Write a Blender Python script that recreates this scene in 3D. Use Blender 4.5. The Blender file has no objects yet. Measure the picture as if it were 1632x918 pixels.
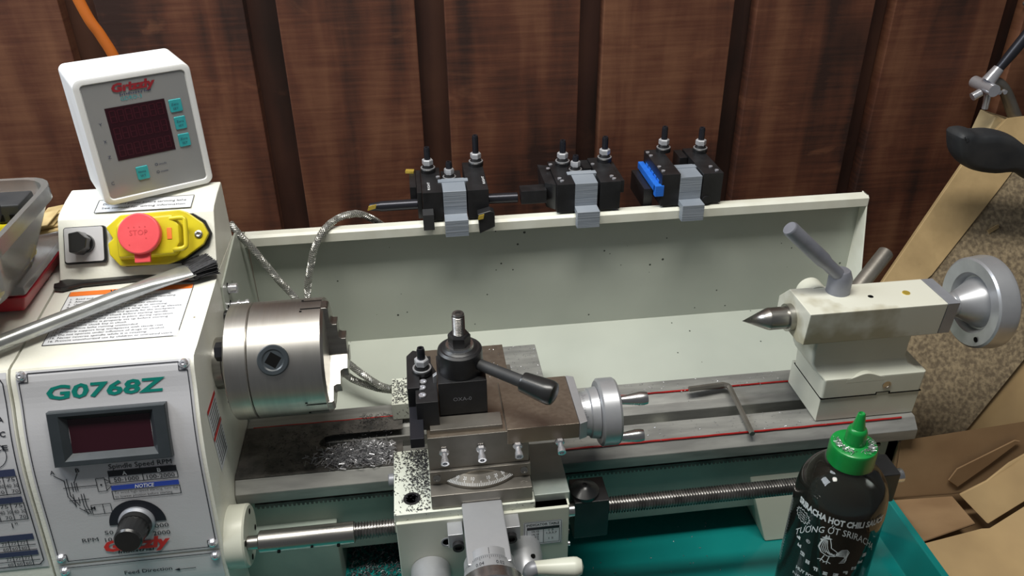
import bpy, bmesh, math, random
from mathutils import Vector, Matrix
PI = math.pi
SC = bpy.context.scene
COL = SC.collection
random.seed(7)

# ------------------------------------------------------------------ camera
cam_d = bpy.data.cameras.new('camera'); cam = bpy.data.objects.new('camera', cam_d); COL.objects.link(cam)
cam_d.sensor_width = 36; cam_d.lens = 28.68; cam_d.clip_start = 0.01
cr = Vector((0.99202027, -0.1255705, -0.01130593)); cu = Vector((0.07331839, 0.50161345, 0.86197933))
cf = Vector((0.10256797, 0.8559299, -0.50681734))
cam.matrix_world = Matrix(((cr.x, cu.x, -cf.x, 0.0), (cr.y, cu.y, -cf.y, -0.60554), (cr.z, cu.z, -cf.z, 0.412356), (0, 0, 0, 1)))
SC.camera = cam

# ------------------------------------------------------------------ world, lamps, exposure
SC.view_settings.view_transform = 'Standard'; SC.view_settings.look = 'None'
SC.view_settings.gamma = 1; SC.view_settings.use_curve_mapping = False
SC.view_settings.exposure = 0.0
wd = bpy.data.worlds.new('workshop_air'); SC.world = wd; wd.use_nodes = True
wd.node_tree.nodes['Background'].inputs[0].default_value = (0.70, 0.73, 0.78, 1)
wd.node_tree.nodes['Background'].inputs[1].default_value = 0.125

def area(name, loc, target, sx, sy, power, col):
    d = bpy.data.lights.new(name, 'AREA'); d.shape = 'RECTANGLE'; d.size = sx; d.size_y = sy
    d.energy = power; d.color = col
    o = bpy.data.objects.new(name, d); COL.objects.link(o); o.location = loc
    o.rotation_euler = (Vector(target) - Vector(loc)).to_track_quat('-Z', 'Y').to_euler()
    return o
area('daylight_from_left_window', (-1.0, 0.02, 0.95), (-0.25, 0.0, 0.0), 0.6, 0.5, 12.0, (0.86, 0.93, 1.0))
area('ceiling_tube_lamp', (-0.10, -0.22, 1.40), (0, 0, 0), 1.1, 0.26, 26.0, (1.0, 0.97, 0.90)).rotation_euler = (0, 0, 0)

# ------------------------------------------------------------------ materials
MATS = {}
def nm(name):
    m = bpy.data.materials.new(name); m.use_nodes = True
    return m, m.node_tree, m.node_tree.nodes['Principled BSDF']
def mat(name, col, rough=0.5, metal=0.0, col2=None, scale=20, stretch=(1, 1, 1), bump=0.0, bscale=None, detail=4,
        contrast=(0.35, 0.65), spots=None, spec=0.5, rvar=0.0, coat=0.0, aniso=0.0):
    m, nt, p = nm(name); N = nt.nodes; L = nt.links
    p.inputs['Base Color'].default_value = (*col, 1); p.inputs['Roughness'].default_value = rough
    p.inputs['Metallic'].default_value = metal; p.inputs['Specular IOR Level'].default_value = spec
    if coat: p.inputs['Coat Weight'].default_value = coat; p.inputs['Coat Roughness'].default_value = 0.15
    tc = N.new('ShaderNodeTexCoord'); mp = N.new('ShaderNodeMapping'); mp.inputs['Scale'].default_value = stretch
    L.new(tc.outputs['Object'], mp.inputs[0])
    last = None
    if col2 is not None:
        n = N.new('ShaderNodeTexNoise'); n.inputs['Scale'].default_value = scale; n.inputs['Detail'].default_value = detail
        L.new(mp.outputs[0], n.inputs['Vector'])
        r = N.new('ShaderNodeValToRGB'); r.color_ramp.elements[0].position = contrast[0]; r.color_ramp.elements[1].position = contrast[1]
        r.color_ramp.elements[0].color = (*col, 1); r.color_ramp.elements[1].color = (*col2, 1)
        L.new(n.outputs[0], r.inputs[0]); last = r.outputs[0]
    if spots is not None:   # (colour, scale, size) small dirt specks
        v = N.new('ShaderNodeTexVoronoi'); v.inputs['Scale'].default_value = spots[1]
        L.new(tc.outputs['Object'], v.inputs['Vector'])
        n2 = N.new('ShaderNodeTexNoise'); n2.inputs['Scale'].default_value = spots[1] * 0.22; L.new(tc.outputs['Object'], n2.inputs['Vector'])
        mu = N.new('ShaderNodeMath'); mu.operation = 'SUBTRACT'; L.new(n2.outputs[0], mu.inputs[0]); mu.inputs[1].default_value = 0.5
        m3 = N.new('ShaderNodeMath'); m3.operation = 'MULTIPLY_ADD'; L.new(mu.outputs[0], m3.inputs[0]); m3.inputs[1].default_value = spots[3] if len(spots) > 3 else 0.6; m3.inputs[2].default_value = spots[2]
        lt = N.new('ShaderNodeMath'); lt.operation = 'LESS_THAN'; L.new(v.outputs['Distance'], lt.inputs[0]); L.new(m3.outputs[0], lt.inputs[1])
        mx = N.new('ShaderNodeMix'); mx.data_type = 'RGBA'; L.new(lt.outputs[0], mx.inputs[0])
        if last: L.new(last, mx.inputs[6])
        else: mx.inputs[6].default_value = (*col, 1)
        mx.inputs[7].default_value = (*spots[0], 1); last = mx.outputs[2]
    if last: L.new(last, p.inputs['Base Color'])
    if bump or rvar:
        n = N.new('ShaderNodeTexNoise'); n.inputs['Scale'].default_value = bscale or scale; n.inputs['Detail'].default_value = 5
        L.new(mp.outputs[0], n.inputs['Vector'])
        if bump:
            b = N.new('ShaderNodeBump'); b.inputs['Strength'].default_value = bump; b.inputs['Distance'].default_value = 0.001
            L.new(n.outputs[0], b.inputs['Height']); L.new(b.outputs[0], p.inputs['Normal'])
        if rvar:
            mr = N.new('ShaderNodeMapRange'); mr.inputs[3].default_value = rough - rvar; mr.inputs[4].default_value = rough + rvar
            mr.inputs[1].default_value = 0.3; mr.inputs[2].default_value = 0.7
            L.new(n.outputs[0], mr.inputs[0]); L.new(mr.outputs[0], p.inputs['Roughness'])
    m.diffuse_color = (*col, 1)
    return m
def srgb(r, g, b):
    f = lambda c: (c / 255 / 12.92) if c / 255 <= 0.04045 else ((c / 255 + 0.055) / 1.055) ** 2.4
    return (f(r), f(g), f(b))
def clear_mat(name, tint, gloss_rough, body, body_fac):
    """thin clear plastic: mostly see-through, some body colour, fresnel gloss"""
    m, nt, p = nm(name); N = nt.nodes; L = nt.links; out = N['Material Output']; N.remove(p)
    tr = N.new('ShaderNodeBsdfTransparent'); tr.inputs[0].default_value = (*tint, 1)
    df = N.new('ShaderNodeBsdfDiffuse'); df.inputs[0].default_value = (*body, 1)
    m1 = N.new('ShaderNodeMixShader'); m1.inputs[0].default_value = body_fac; L.new(tr.outputs[0], m1.inputs[1]); L.new(df.outputs[0], m1.inputs[2])
    gl = N.new('ShaderNodeBsdfGlossy'); gl.inputs['Roughness'].default_value = gloss_rough
    fr = N.new('ShaderNodeFresnel'); fr.inputs[0].default_value = 1.45
    m2 = N.new('ShaderNodeMixShader'); L.new(fr.outputs[0], m2.inputs[0]); L.new(m1.outputs[0], m2.inputs[1]); L.new(gl.outputs[0], m2.inputs[2])
    L.new(m2.outputs[0], out.inputs[0]); return m
def wood_mat(name, dark, mid, light, seed, rough=0.7, saw=0.5, grain=(26, 26, 1.6)):
    m, nt, p = nm(name); N = nt.nodes; L = nt.links
    tc = N.new('ShaderNodeTexCoord'); oi = N.new('ShaderNodeObjectInfo')
    sc = N.new('ShaderNodeVectorMath'); sc.operation = 'SCALE'; L.new(oi.outputs['Random'], sc.inputs[3]); sc.inputs[0].default_value = (7, 5, 9)
    ad = N.new('ShaderNodeVectorMath'); ad.operation = 'ADD'; L.new(tc.outputs['Object'], ad.inputs[0]); L.new(sc.outputs[0], ad.inputs[1])
    def noise(scl, stretch, det=5, dist=0.0):
        mp = N.new('ShaderNodeMapping'); mp.inputs['Scale'].default_value = stretch; mp.inputs['Location'].default_value = (seed, seed * .7, seed * .3)
        L.new(ad.outputs[0], mp.inputs[0])
        n = N.new('ShaderNodeTexNoise'); n.inputs['Scale'].default_value = scl; n.inputs['Detail'].default_value = det; n.inputs['Distortion'].default_value = dist
        L.new(mp.outputs[0], n.inputs['Vector']); return n.outputs[0]
    g = noise(1.0, grain, 6, 0.4); blotch = noise(11, (1, 1, .6), 5); sawn = noise(1.0, (14, 14, 260), 3)
    r = N.new('ShaderNodeValToRGB'); e = r.color_ramp.elements
    e[0].position = 0.3; e[0].color = (*dark, 1); e[1].position = 0.72; e[1].color = (*light, 1); k = e.new(0.5); k.color = (*mid, 1)
    a1 = N.new('ShaderNodeMath'); a1.operation = 'MULTIPLY_ADD'; L.new(blotch, a1.inputs[0]); a1.inputs[1].default_value = 0.75; 
    s0 = N.new('ShaderNodeMath'); s0.operation = 'MULTIPLY_ADD'; L.new(sawn, s0.inputs[0]); s0.inputs[1].default_value = 0.30 * saw; s0.inputs[2].default_value = -0.15 * saw - 0.375
    a2 = N.new('ShaderNodeMath'); a2.operation = 'ADD'; L.new(g, a2.inputs[0]); L.new(s0.outputs[0], a2.inputs[1]); L.new(a2.outputs[0], a1.inputs[2])
    L.new(a1.outputs[0], r.inputs[0])
    # knots / dark stains, and pale scratches
    v = N.new('ShaderNodeTexVoronoi'); v.inputs['Scale'].default_value = 4.2; L.new(ad.outputs[0], v.inputs['Vector'])
    kr = N.new('ShaderNodeMapRange'); kr.inputs[1].default_value = 0.05; kr.inputs[2].default_value = 0.17; kr.inputs[3].default_value = 0.7; kr.inputs[4].default_value = 0.0
    L.new(v.outputs['Distance'], kr.inputs[0])
    mx = N.new('ShaderNodeMix'); mx.data_type = 'RGBA'; L.new(kr.outputs[0], mx.inputs[0]); L.new(r.outputs[0], mx.inputs[6]); mx.inputs[7].default_value = (*[c * .45 for c in dark], 1)
    sx = noise(9, (1, 1, 2.4), 8, 1.2)
    sr = N.new('ShaderNodeMapRange'); sr.inputs[1].default_value = 0.64; sr.inputs[2].default_value = 0.72; sr.inputs[3].default_value = 0; sr.inputs[4].default_value = 0.22; L.new(sx, sr.inputs[0])
    mx2 = N.new('ShaderNodeMix'); mx2.data_type = 'RGBA'; L.new(sr.outputs[0], mx2.inputs[0]); L.new(mx.outputs[2], mx2.inputs[6]); mx2.inputs[7].default_value = (*[min(1, c * 1.7) for c in light], 1)
    L.new(mx2.outputs[2], p.inputs['Base Color']); p.inputs['Roughness'].default_value = rough
    b = N.new('ShaderNodeBump'); b.inputs['Strength'].default_value = 0.5; b.inputs['Distance'].default_value = 0.0012; L.new(a1.outputs[0], b.inputs['Height']); L.new(b.outputs[0], p.inputs['Normal'])
    return m

M = dict(
 paint=mat('cream_paint', (0.57, 0.58, 0.49), 0.38, col2=(0.63, 0.64, 0.55), scale=9, bump=0.05, bscale=220, spots=((0.12, 0.11, 0.08), 90, -0.05, 0.55)),
 paint_stained=mat('cream_paint_oil_stained', (0.66, 0.66, 0.57), 0.4, col2=(0.40, 0.37, 0.26), scale=17, contrast=(0.48, 0.60), bump=0.05, bscale=220),
 headpaint=mat('headstock_cream_paint', (0.82, 0.82, 0.74), 0.42, col2=(0.74, 0.72, 0.60), scale=16, contrast=(.5, .75), bump=0.15, bscale=400, spots=((0.2, 0.17, 0.1), 130, -0.06, 0.6)),
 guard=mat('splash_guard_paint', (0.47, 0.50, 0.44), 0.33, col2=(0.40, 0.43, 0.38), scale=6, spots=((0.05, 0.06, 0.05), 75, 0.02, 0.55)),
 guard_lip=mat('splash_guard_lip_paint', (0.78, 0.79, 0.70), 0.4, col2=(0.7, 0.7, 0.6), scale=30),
 web=mat('bed_green_grey_paint', (0.33, 0.38, 0.33), 0.45, col2=(0.22, 0.27, 0.24), scale=14),
 chippy=mat('paint_covered_in_chips', (0.66, 0.69, 0.60), 0.5, col2=(0.12, 0.12, 0.11), scale=420, contrast=(0.62, 0.68), bump=0.2, bscale=400),
 steel=mat('ground_steel', (0.46, 0.45, 0.42), 0.33, 1.0, col2=(0.34, 0.33, 0.31), scale=60, stretch=(.3, 3, 3), rvar=0.08),
 way=mat('ground_way_steel', (0.32, 0.32, 0.30), 0.5, 0.35, col2=(0.21, 0.21, 0.20), scale=50, stretch=(.4, 2, 2), spots=((0.06, 0.06, 0.06), 260, -0.02, 0.6)),
 waydark=mat('oily_dark_way_casting', (0.05, 0.048, 0.045), 0.55, 0.3, col2=(0.13, 0.12, 0.11), scale=70, bump=0.7, bscale=300),
 ironbrown=mat('brownish_ground_iron', (0.36, 0.30, 0.24), 0.36, 0.85, col2=(0.28, 0.235, 0.19), scale=16, rvar=0.05, bump=0.05, bscale=300),
 irondark=mat('dark_machined_iron', (0.22, 0.205, 0.18), 0.42, 0.8, col2=(0.30, 0.28, 0.25), scale=30, bump=0.1, bscale=200),
 chuck=mat('turned_chuck_steel', (0.56, 0.54, 0.50), 0.36, 1.0, col2=(0.50, 0.48, 0.45), scale=40, stretch=(6, .3, .3), rvar=0.02),
 steelbright=mat('bright_turned_steel', (0.72, 0.72, 0.72), 0.28, 1.0, col2=(0.60, 0.60, 0.60), scale=60, rvar=0.06),
 satin=mat('satin_aluminium', (0.50, 0.51, 0.53), 0.36, 0.6, col2=(0.42, 0.43, 0.45), scale=50, rvar=0.06),
 greycast=mat('grey_painted_casting', (0.33, 0.34, 0.37), 0.45, 0.35, col2=(0.27, 0.28, 0.31), scale=40),
 lever=mat('grey_lever', (0.28, 0.29, 0.33), 0.45, 0.4, col2=(0.23, 0.24, 0.28), scale=60),
 chrome=mat('chrome', (0.72, 0.72, 0.76), 0.18, 0.75),
 black=mat('black_oxide_steel', (0.012, 0.012, 0.013), 0.38, 0.2, col2=(0.022, 0.022, 0.024), scale=60, spec=.6),
 blackblue=mat('blued_steel', (0.035, 0.036, 0.045), 0.32, 0.6),
 blackplastic=mat('black_plastic', (0.012, 0.013, 0.014), 0.28, col2=(0.02, 0.02, 0.02), scale=30),
 greyblack=mat('dark_grey_bezel', (0.028, 0.035, 0.040), 0.35, col2=(0.035, 0.042, 0.048), scale=60),
 socket=mat('black_recess', (0.004, 0.004, 0.004), 0.9, spec=0.1),
 thread=mat('lead_screw_steel', (0.30, 0.29, 0.28), 0.3, 0.9, col2=(0.16, 0.155, 0.15), scale=120),
 yellow=mat('yellow_plastic', (0.66, 0.56, 0.015), 0.35, col2=(0.58, 0.46, 0.015), scale=30, bump=.05, bscale=200),
 gold=mat('gold_coated_carbide', (0.75, 0.55, 0.10), 0.3, 0.6),
 redbtn=mat('red_plastic', (0.78, 0.09, 0.10), 0.4, col2=(0.70, 0.07, 0.08), scale=40),
 redoil=mat('red_way_oil', (0.42, 0.015, 0.012), 0.18, col2=(0.25, 0.01, 0.01), scale=90, stretch=(.5, 1, 1)),
 dro=mat('white_plastic_case', (0.84, 0.85, 0.86), 0.4, col2=(0.74, 0.74, 0.72), scale=14, contrast=(.55, .8)),
 drofilm=mat('silver_grey_membrane', (0.30, 0.31, 0.32), 0.24, 0.2, col2=(0.36, 0.36, 0.36), scale=7),
 screen=mat('dark_red_display', (0.030, 0.006, 0.011), 0.25),
 seg=mat('unlit_red_segments', (0.060, 0.009, 0.017), 0.3),
 teal=mat('teal_button', (0.03, 0.36, 0.40), 0.35, col2=(0.05, 0.42, 0.45), scale=90),
 plate=mat('silver_printed_plate', (0.66, 0.66, 0.69), 0.36, 0.2, col2=(0.60, 0.60, 0.62), scale=8, bump=0.06, bscale=600),
 label=mat('white_printed_label', (0.80, 0.82, 0.86), 0.4, col2=(0.74, 0.76, 0.80), scale=20),
 ink=mat('black_print', (0.012, 0.013, 0.02), 0.5),
 inkwhite=mat('white_print', (0.8, 0.82, 0.84), 0.5),
 inkteal=mat('teal_print', (0.0, 0.20, 0.16), 0.5),
 inkred=mat('red_print', (0.60, 0.03, 0.025), 0.5),
 inkdarkred=mat('dark_red_print', (0.30, 0.02, 0.03), 0.5),
 inkblue=mat('blue_print', (0.03, 0.07, 0.42), 0.5),
 inkorange=mat('orange_print', (0.86, 0.20, 0.03), 0.5),
 navy=mat('navy_print', (0.035, 0.045, 0.10), 0.5),
 nutsteel=mat('zinc_nut', (0.62, 0.63, 0.66), 0.32, 0.45),
 screwsteel=mat('screw_steel', (0.5, 0.48, 0.46), 0.3, 1.0),
 blue=mat('blue_printed_plastic', (0.015, 0.13, 0.60), 0.45, col2=(0.02, 0.17, 0.68), scale=120, stretch=(1, 1, 6)),
 greyprint=mat('grey_printed_plastic', (0.20, 0.23, 0.27), 0.5, col2=(0.27, 0.30, 0.34), scale=60, stretch=(.2, .2, 9), bump=.5, bscale=60),
 tray=mat('teal_glossy_tray', (0.006, 0.19, 0.18), 0.17, col2=(0.008, 0.23, 0.21), scale=8, spots=((0.01, 0.05, 0.05), 75, -0.05, 0.5), coat=0.3),
 rubber=mat('worn_black_rubber', (0.017, 0.019, 0.022), 0.6, col2=(0.034, 0.034, 0.035), scale=30, bump=.1, bscale=200),
 cord=mat('orange_cord', (0.50, 0.13, 0.015), 0.5),
 cardboard=mat('brown_cardboard', (0.27, 0.17, 0.085), 0.85, col2=(0.21, 0.125, 0.06), scale=13, bump=.1, bscale=120, stretch=(1, 3, 1)),
 cardlight=mat('tan_cardboard', (0.46, 0.32, 0.155), 0.8, col2=(0.33, 0.225, 0.11), scale=9, bump=.1, bscale=100),
 particle=mat('particle_board', (0.14, 0.105, 0.065), 0.85, col2=(0.31, 0.24, 0.145), scale=210, contrast=(.38, .66), bump=.8, bscale=210),
 plywood=mat('pale_plywood', (0.44, 0.31, 0.15), 0.75, col2=(0.31, 0.215, 0.10), scale=30, contrast=(.3, .75), bump=.25, bscale=120),
 pine=mat('pale_pine', (0.55, 0.44, 0.25), 0.7, col2=(0.45, 0.34, 0.18), scale=20),
 braid=mat('braided_steel_wire', (0.46, 0.46, 0.43), 0.35, 0.7),
 hose=mat('hose_core', (0.06, 0.06, 0.055), 0.6),
 swarf=mat('bright_swarf', (0.44, 0.44, 0.46), 0.35, 0.6),
 swarfdark=mat('dark_swarf', (0.06, 0.06, 0.065), 0.5, 0.4),
 bristle=mat('black_bristles', (0.012, 0.012, 0.014), 0.7, col2=(0.03, 0.03, 0.035), scale=400, stretch=(1, 1, 1)),
 ferrule=mat('tin_brush_handle', (0.52, 0.53, 0.52), 0.3, 0.7, col2=(0.42, 0.43, 0.42), scale=60),
 greencap=mat('green_cap_plastic', (0.005, 0.26, 0.045), 0.35, col2=(0.004, 0.20, 0.035), scale=60, coat=.2),
 oil=mat('dark_cutting_oil', (0.004, 0.010, 0.013), 0.15),
 bottleprint=mat('white_bottle_print', (0.62, 0.66, 0.66), 0.5),
 redbin=mat('red_bin_plastic', (0.30, 0.008, 0.018), 0.35, col2=(0.38, 0.012, 0.025), scale=20),
 amber=mat('amber_paper', (0.52, 0.40, 0.20), 0.8, col2=(0.36, 0.25, 0.10), scale=45),
 bench=mat('dark_bench_top', (0.10, 0.075, 0.05), 0.8, col2=(0.06, 0.045, 0.03), scale=10),
 clearbottle=clear_mat('clear_squeeze_bottle', (0.80, 0.80, 0.74), 0.05, (0.40, 0.38, 0.30), 0.025),
 clearbin=clear_mat('cloudy_clear_plastic', (0.92, 0.92, 0.90), 0.2, (0.72, 0.71, 0.68), 0.17),
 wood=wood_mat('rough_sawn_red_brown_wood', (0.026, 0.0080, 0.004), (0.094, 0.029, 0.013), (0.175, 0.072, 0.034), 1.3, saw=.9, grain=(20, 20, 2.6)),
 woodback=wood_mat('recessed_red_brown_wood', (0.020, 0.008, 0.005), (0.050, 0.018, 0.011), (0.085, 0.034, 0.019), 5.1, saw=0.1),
)

# ------------------------------------------------------------------ mesh helpers
def frame(d):
    d = Vector(d).normalized(); a = Vector((0, 0, 1)) if abs(d.z) < 0.9 else Vector((1, 0, 0))
    u = d.cross(a).normalized(); v = d.cross(u).normalized(); return u, v, d
class MB:
    def __init__(s): s.b = bmesh.new()
    def _bev(s, faces, w, seg=2):
        if w <= 0: return
        ed = list({e for f in faces for e in f.edges if len(e.link_faces) == 2 and e.calc_face_angle(0) > 0.35})
        bmesh.ops.bevel(s.b, geom=ed, offset=w, segments=seg, affect='EDGES', profile=0.5, clamp_overlap=True)
    def hexa(s, pts, bev=0.0):
        """8 corners: bottom loop 0-3, top loop 4-7"""
        v = [s.b.verts.new(p) for p in pts]
        fs = [s.b.faces.new([v[i] for i in q]) for q in ((3, 2, 1, 0), (4, 5, 6, 7), (0, 1, 5, 4), (1, 2, 6, 5), (2, 3, 7, 6), (3, 0, 4, 7))]
        bmesh.ops.recalc_face_normals(s.b, faces=fs)
        s._bev(fs, bev); return s
    def box(s, x0, x1, y0, y1, z0, z1, bev=0.0):
        return s.hexa([(x0, y0, z0), (x1, y0, z0), (x1, y1, z0), (x0, y1, z0), (x0, y0, z1), (x1, y0, z1), (x1, y1, z1), (x0, y1, z1)], bev)
    def prism(s, poly, axis, a0, a1, bev=0.0, seg=2):
        """poly: 2D points in the other two axes (in xyz order)"""
        def P(p, a):
            return {'x': (a, p[0], p[1]), 'y': (p[0], a, p[1]), 'z': (p[0], p[1], a)}[axis]
        n = len(poly); A = [s.b.verts.new(P(p, a0)) for p in poly]; B = [s.b.verts.new(P(p, a1)) for p in poly]
        fs = [s.b.faces.new(A[::-1]), s.b.faces.new(B)] + [s.b.faces.new((A[i], A[(i + 1) % n], B[(i + 1) % n], B[i])) for i in range(n)]
        bmesh.ops.recalc_face_normals(s.b, faces=fs)
        s._bev(fs, bev, seg); return s
    def lathe(s, prof, o, ax, n=40, caps=True, ph=0.0):
        """prof: (t along axis, radius)"""
        u, v, d = frame(ax); o = Vector(o); rings = []
        for t, r in prof:
            if r <= 1e-6: rings.append([s.b.verts.new(o + d * t)])
            else: rings.append([s.b.verts.new(o + d * t + (u * math.cos(ph + 2 * PI * i / n) + v * math.sin(ph + 2 * PI * i / n)) * r) for i in range(n)])
        fs = []
        for a, b in zip(rings, rings[1:]):
            for i in range(n):
                j = (i + 1) % n
                if len(a) == 1 and len(b) == 1: continue
                if len(a) == 1: fs.append(s.b.faces.new((a[0], b[i], b[j])))
                elif len(b) == 1: fs.append(s.b.faces.new((a[i], a[j], b[0])))
                else: fs.append(s.b.faces.new((a[i], a[j], b[j], b[i])))
        if caps:
            if len(rings[0]) > 1: fs.append(s.b.faces.new(rings[0]))
            if len(rings[-1]) > 1: fs.append(s.b.faces.new(rings[-1]))
        bmesh.ops.recalc_face_normals(s.b, faces=fs); return s
    def cyl(s, p0, p1, r0, r1=None, n=28, ch=0.0, ph=0.0):
        p0 = Vector(p0); p1 = Vector(p1); L = (p1 - p0).length; r1 = r0 if r1 is None else r1
        pr = [(0, r0), (L, r1)] if ch == 0 else [(0, r0 - ch), (ch, r0), (L - ch, r1), (L, r1 - ch)]
        return s.lathe(pr, p0, p1 - p0, n, True, ph)
    def hexn(s, p0, p1, r, ph=0.0):
        p0 = Vector(p0); p1 = Vector(p1); L = (p1 - p0).length
        return s.lathe([(0, r * .93), (L * .1, r), (L * .85, r), (L, r * .88)], p0, p1 - p0, 6, True, ph)
    def tube(s, pts, r, n=12, cap=True, radii=None, flat=1.0):
        pts = [Vector(p) for p in pts]; rings = []; u = None
        for i, p in enumerate(pts):
            d = (pts[min(i + 1, len(pts) - 1)] - pts[max(i - 1, 0)]).normalized()
            if u is None: u = frame(d)[0]
            u = (u - d * u.dot(d)).normalized(); v = d.cross(u)
            rr = radii[i] if radii else r
            rings.append([s.b.verts.new(p + (u * math.cos(2 * PI * k / n) + v * flat * math.sin(2 * PI * k / n)) * rr) for k in range(n)])
        fs = []
        for a, b in zip(rings, rings[1:]):
            for i in range(n): j = (i + 1) % n; fs.append(s.b.faces.new((a[i], a[j], b[j], b[i])))
        if cap: fs.append(s.b.faces.new(rings[0])); fs.append(s.b.faces.new(rings[-1]))
        bmesh.ops.recalc_face_normals(s.b, faces=fs); return s
    def quad(s, *p):
        s.b.faces.new([s.b.verts.new(q) for q in p]); return s
def spline(pts, k=8):
    pts = [Vector(p) for p in pts]; out = []
    for i in range(len(pts) - 1):
        p0 = pts[max(i - 1, 0)]; p1 = pts[i]; p2 = pts[i + 1]; p3 = pts[min(i + 2, len(pts) - 1)]
        for j in range(k):
            t = j / k
            out.append(0.5 * ((2 * p1) + (p2 - p0) * t + (2 * p0 - 5 * p1 + 4 * p2 - p3) * t * t + (3 * p1 - p0 - 3 * p2 + p3) * t ** 3))
    out.append(pts[-1]); return out
def obj(name, mb, m, parent=None, smooth=True, ang=32, label=None, kind=None):
    me = bpy.data.meshes.new(name); mb.b.to_mesh(me); mb.b.free()
    o = bpy.data.objects.new(name, me); COL.objects.link(o)
    me.materials.append(M[m] if isinstance(m, str) else m)
    if smooth and len(me.polygons):
        me.polygons.foreach_set('use_smooth', [True] * len(me.polygons)); me.set_sharp_from_angle(angle=math.radians(ang))
        if 6 <= len(me.polygons) < 4000:
            wn = o.modifiers.new('weighted_normals', 'WEIGHTED_NORMAL'); wn.mode = 'FACE_AREA'; wn.keep_sharp = True; wn.weight = 60
    if parent:
        o.parent = parent; p = parent; off = Vector((0, 0, 0))
        while p: off += p.location; p = p.parent
        o.location = -off
    if label: o['label'] = label
    if kind: o['kind'] = kind
    return o
def thing(name, label, cat, loc=(0, 0, 0), group=None):
    o = bpy.data.objects.new(name, None); COL.objects.link(o); o.location = loc; o.empty_display_size = 0.02
    o['label'] = label; o['category'] = cat
    if group: o['group'] = group
    return o
def tag(o, label, cat, group=None, kind=None):
    o['label'] = label; o['category'] = cat
    if group: o['group'] = group
    if kind: o['kind'] = kind
    return o
def copy_thing(root, loc):
    r = root.copy(); COL.objects.link(r); r.location = loc
    def rec(a, b):
        for ch in list(a.children):
            c = ch.copy(); COL.objects.link(c); c.parent = b; rec(ch, c)
    rec(root, r); return r

# lettering -> mesh
_tc = {}
def text_geo(body, bold=0.0):
    key = (body, bold)
    if key in _tc: return _tc[key]
    cu_ = bpy.data.curves.new('t', 'FONT'); cu_.body = body; cu_.resolution_u = 2; cu_.offset = bold; cu_.size = 1
    o = bpy.data.objects.new('t', cu_); COL.objects.link(o)
    dg = bpy.context.evaluated_depsgraph_get(); me = bpy.data.meshes.new_from_object(o.evaluated_get(dg))
    vs = [(v.co.x, v.co.y) for v in me.vertices]; fs = [tuple(p.vertices) for p in me.polygons]
    bpy.data.objects.remove(o); bpy.data.curves.remove(cu_); bpy.data.meshes.remove(me)
    x0 = min(v[0] for v in vs); x1 = max(v[0] for v in vs)
    vs = [((x - x0), y) for x, y in vs]
    _tc[key] = (vs, fs, x1 - x0); return _tc[key]
def put_text(mb, body, fn, x, y, w, h, shear=0.0, bold=0.0):
    """fit text into width w with cap height h, baseline-left at (x, y); fn maps (u, v)->3D"""
    vs, fs, W = text_geo(body, bold); k = w / W; kh = h / 0.70
    vv = [mb.b.verts.new(fn(x + a * k + shear * b * kh, y + b * kh)) for a, b in vs]
    for f in fs:
        try: mb.b.faces.new([vv[i] for i in f])
        except ValueError: pass
def put_poly(mb, fn, pts):
    mb.b.faces.new([mb.b.verts.new(fn(*p)) for p in pts])
def put_rect(mb, fn, x0, y0, x1, y1, n=1):
    for i in range(n):
        a = x0 + (x1 - x0) * i / n; b = x0 + (x1 - x0) * (i + 1) / n
        put_poly(mb, fn, [(a, y0), (b, y0), (b, y1), (a, y1)])
def put_line(mb, fn, x0, y0, x1, y1, w, n=1):
    dx, dy = x1 - x0, y1 - y0; L = math.hypot(dx, dy); nx, ny = -dy / L * w / 2, dx / L * w / 2
    for i in range(n):
        a, b = i / n, (i + 1) / n
        put_poly(mb, fn, [(x0 + dx * a + nx, y0 + dy * a + ny), (x0 + dx * a - nx, y0 + dy * a - ny), (x0 + dx * b - nx, y0 + dy * b - ny), (x0 + dx * b + nx, y0 + dy * b + ny)])
def put_ring(mb, fn, cx, cy, r, w, a0=0, a1=2 * PI, n=28):
    for i in range(n):
        a, b = a0 + (a1 - a0) * i / n, a0 + (a1 - a0) * (i + 1) / n
        put_poly(mb, fn, [(cx + math.cos(t) * q, cy + math.sin(t) * q) for t, q in ((a, r), (b, r), (b, r - w), (a, r - w))])

# ================================================================== SETTING
fl = obj('floor', MB().box(-1.6, 1.9, -1.5, .36, -.93, -.90), mat('grey_workshop_floor', (0.16, 0.155, 0.15), 0.8, col2=(0.11, 0.105, 0.10), scale=3)); fl['kind'] = 'structure'
ROOMZ = -0.24
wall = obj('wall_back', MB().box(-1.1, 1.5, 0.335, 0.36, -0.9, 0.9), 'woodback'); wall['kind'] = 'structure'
BX = [-0.5205, -0.348, -0.168, 0.0085, 0.188, 0.3625, 0.5285, 0.692]          # left edge of each gap
GW = [0.033, 0.033, 0.033, 0.031, 0.026, 0.026, 0.026, 0.026]
edges = [(-0.70, -0.5205)] + [(BX[i] + GW[i], BX[i + 1]) for i in range(7)] + [(0.718, 0.89)]
for i, (a, b) in enumerate(edges):
    dy = random.uniform(-0.002, 0.002)
    o = obj('board', MB().box(a, b, 0.300 + dy, 0.3195 + dy, -0.85, 0.85, 0.0015), 'wood', wall)
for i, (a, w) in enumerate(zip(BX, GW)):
    obj('backing_board', MB().box(a - 0.012, a + w + 0.012, 0.3215, 0.333, -0.85, 0.85, 0.001), 'woodback', wall)

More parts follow.
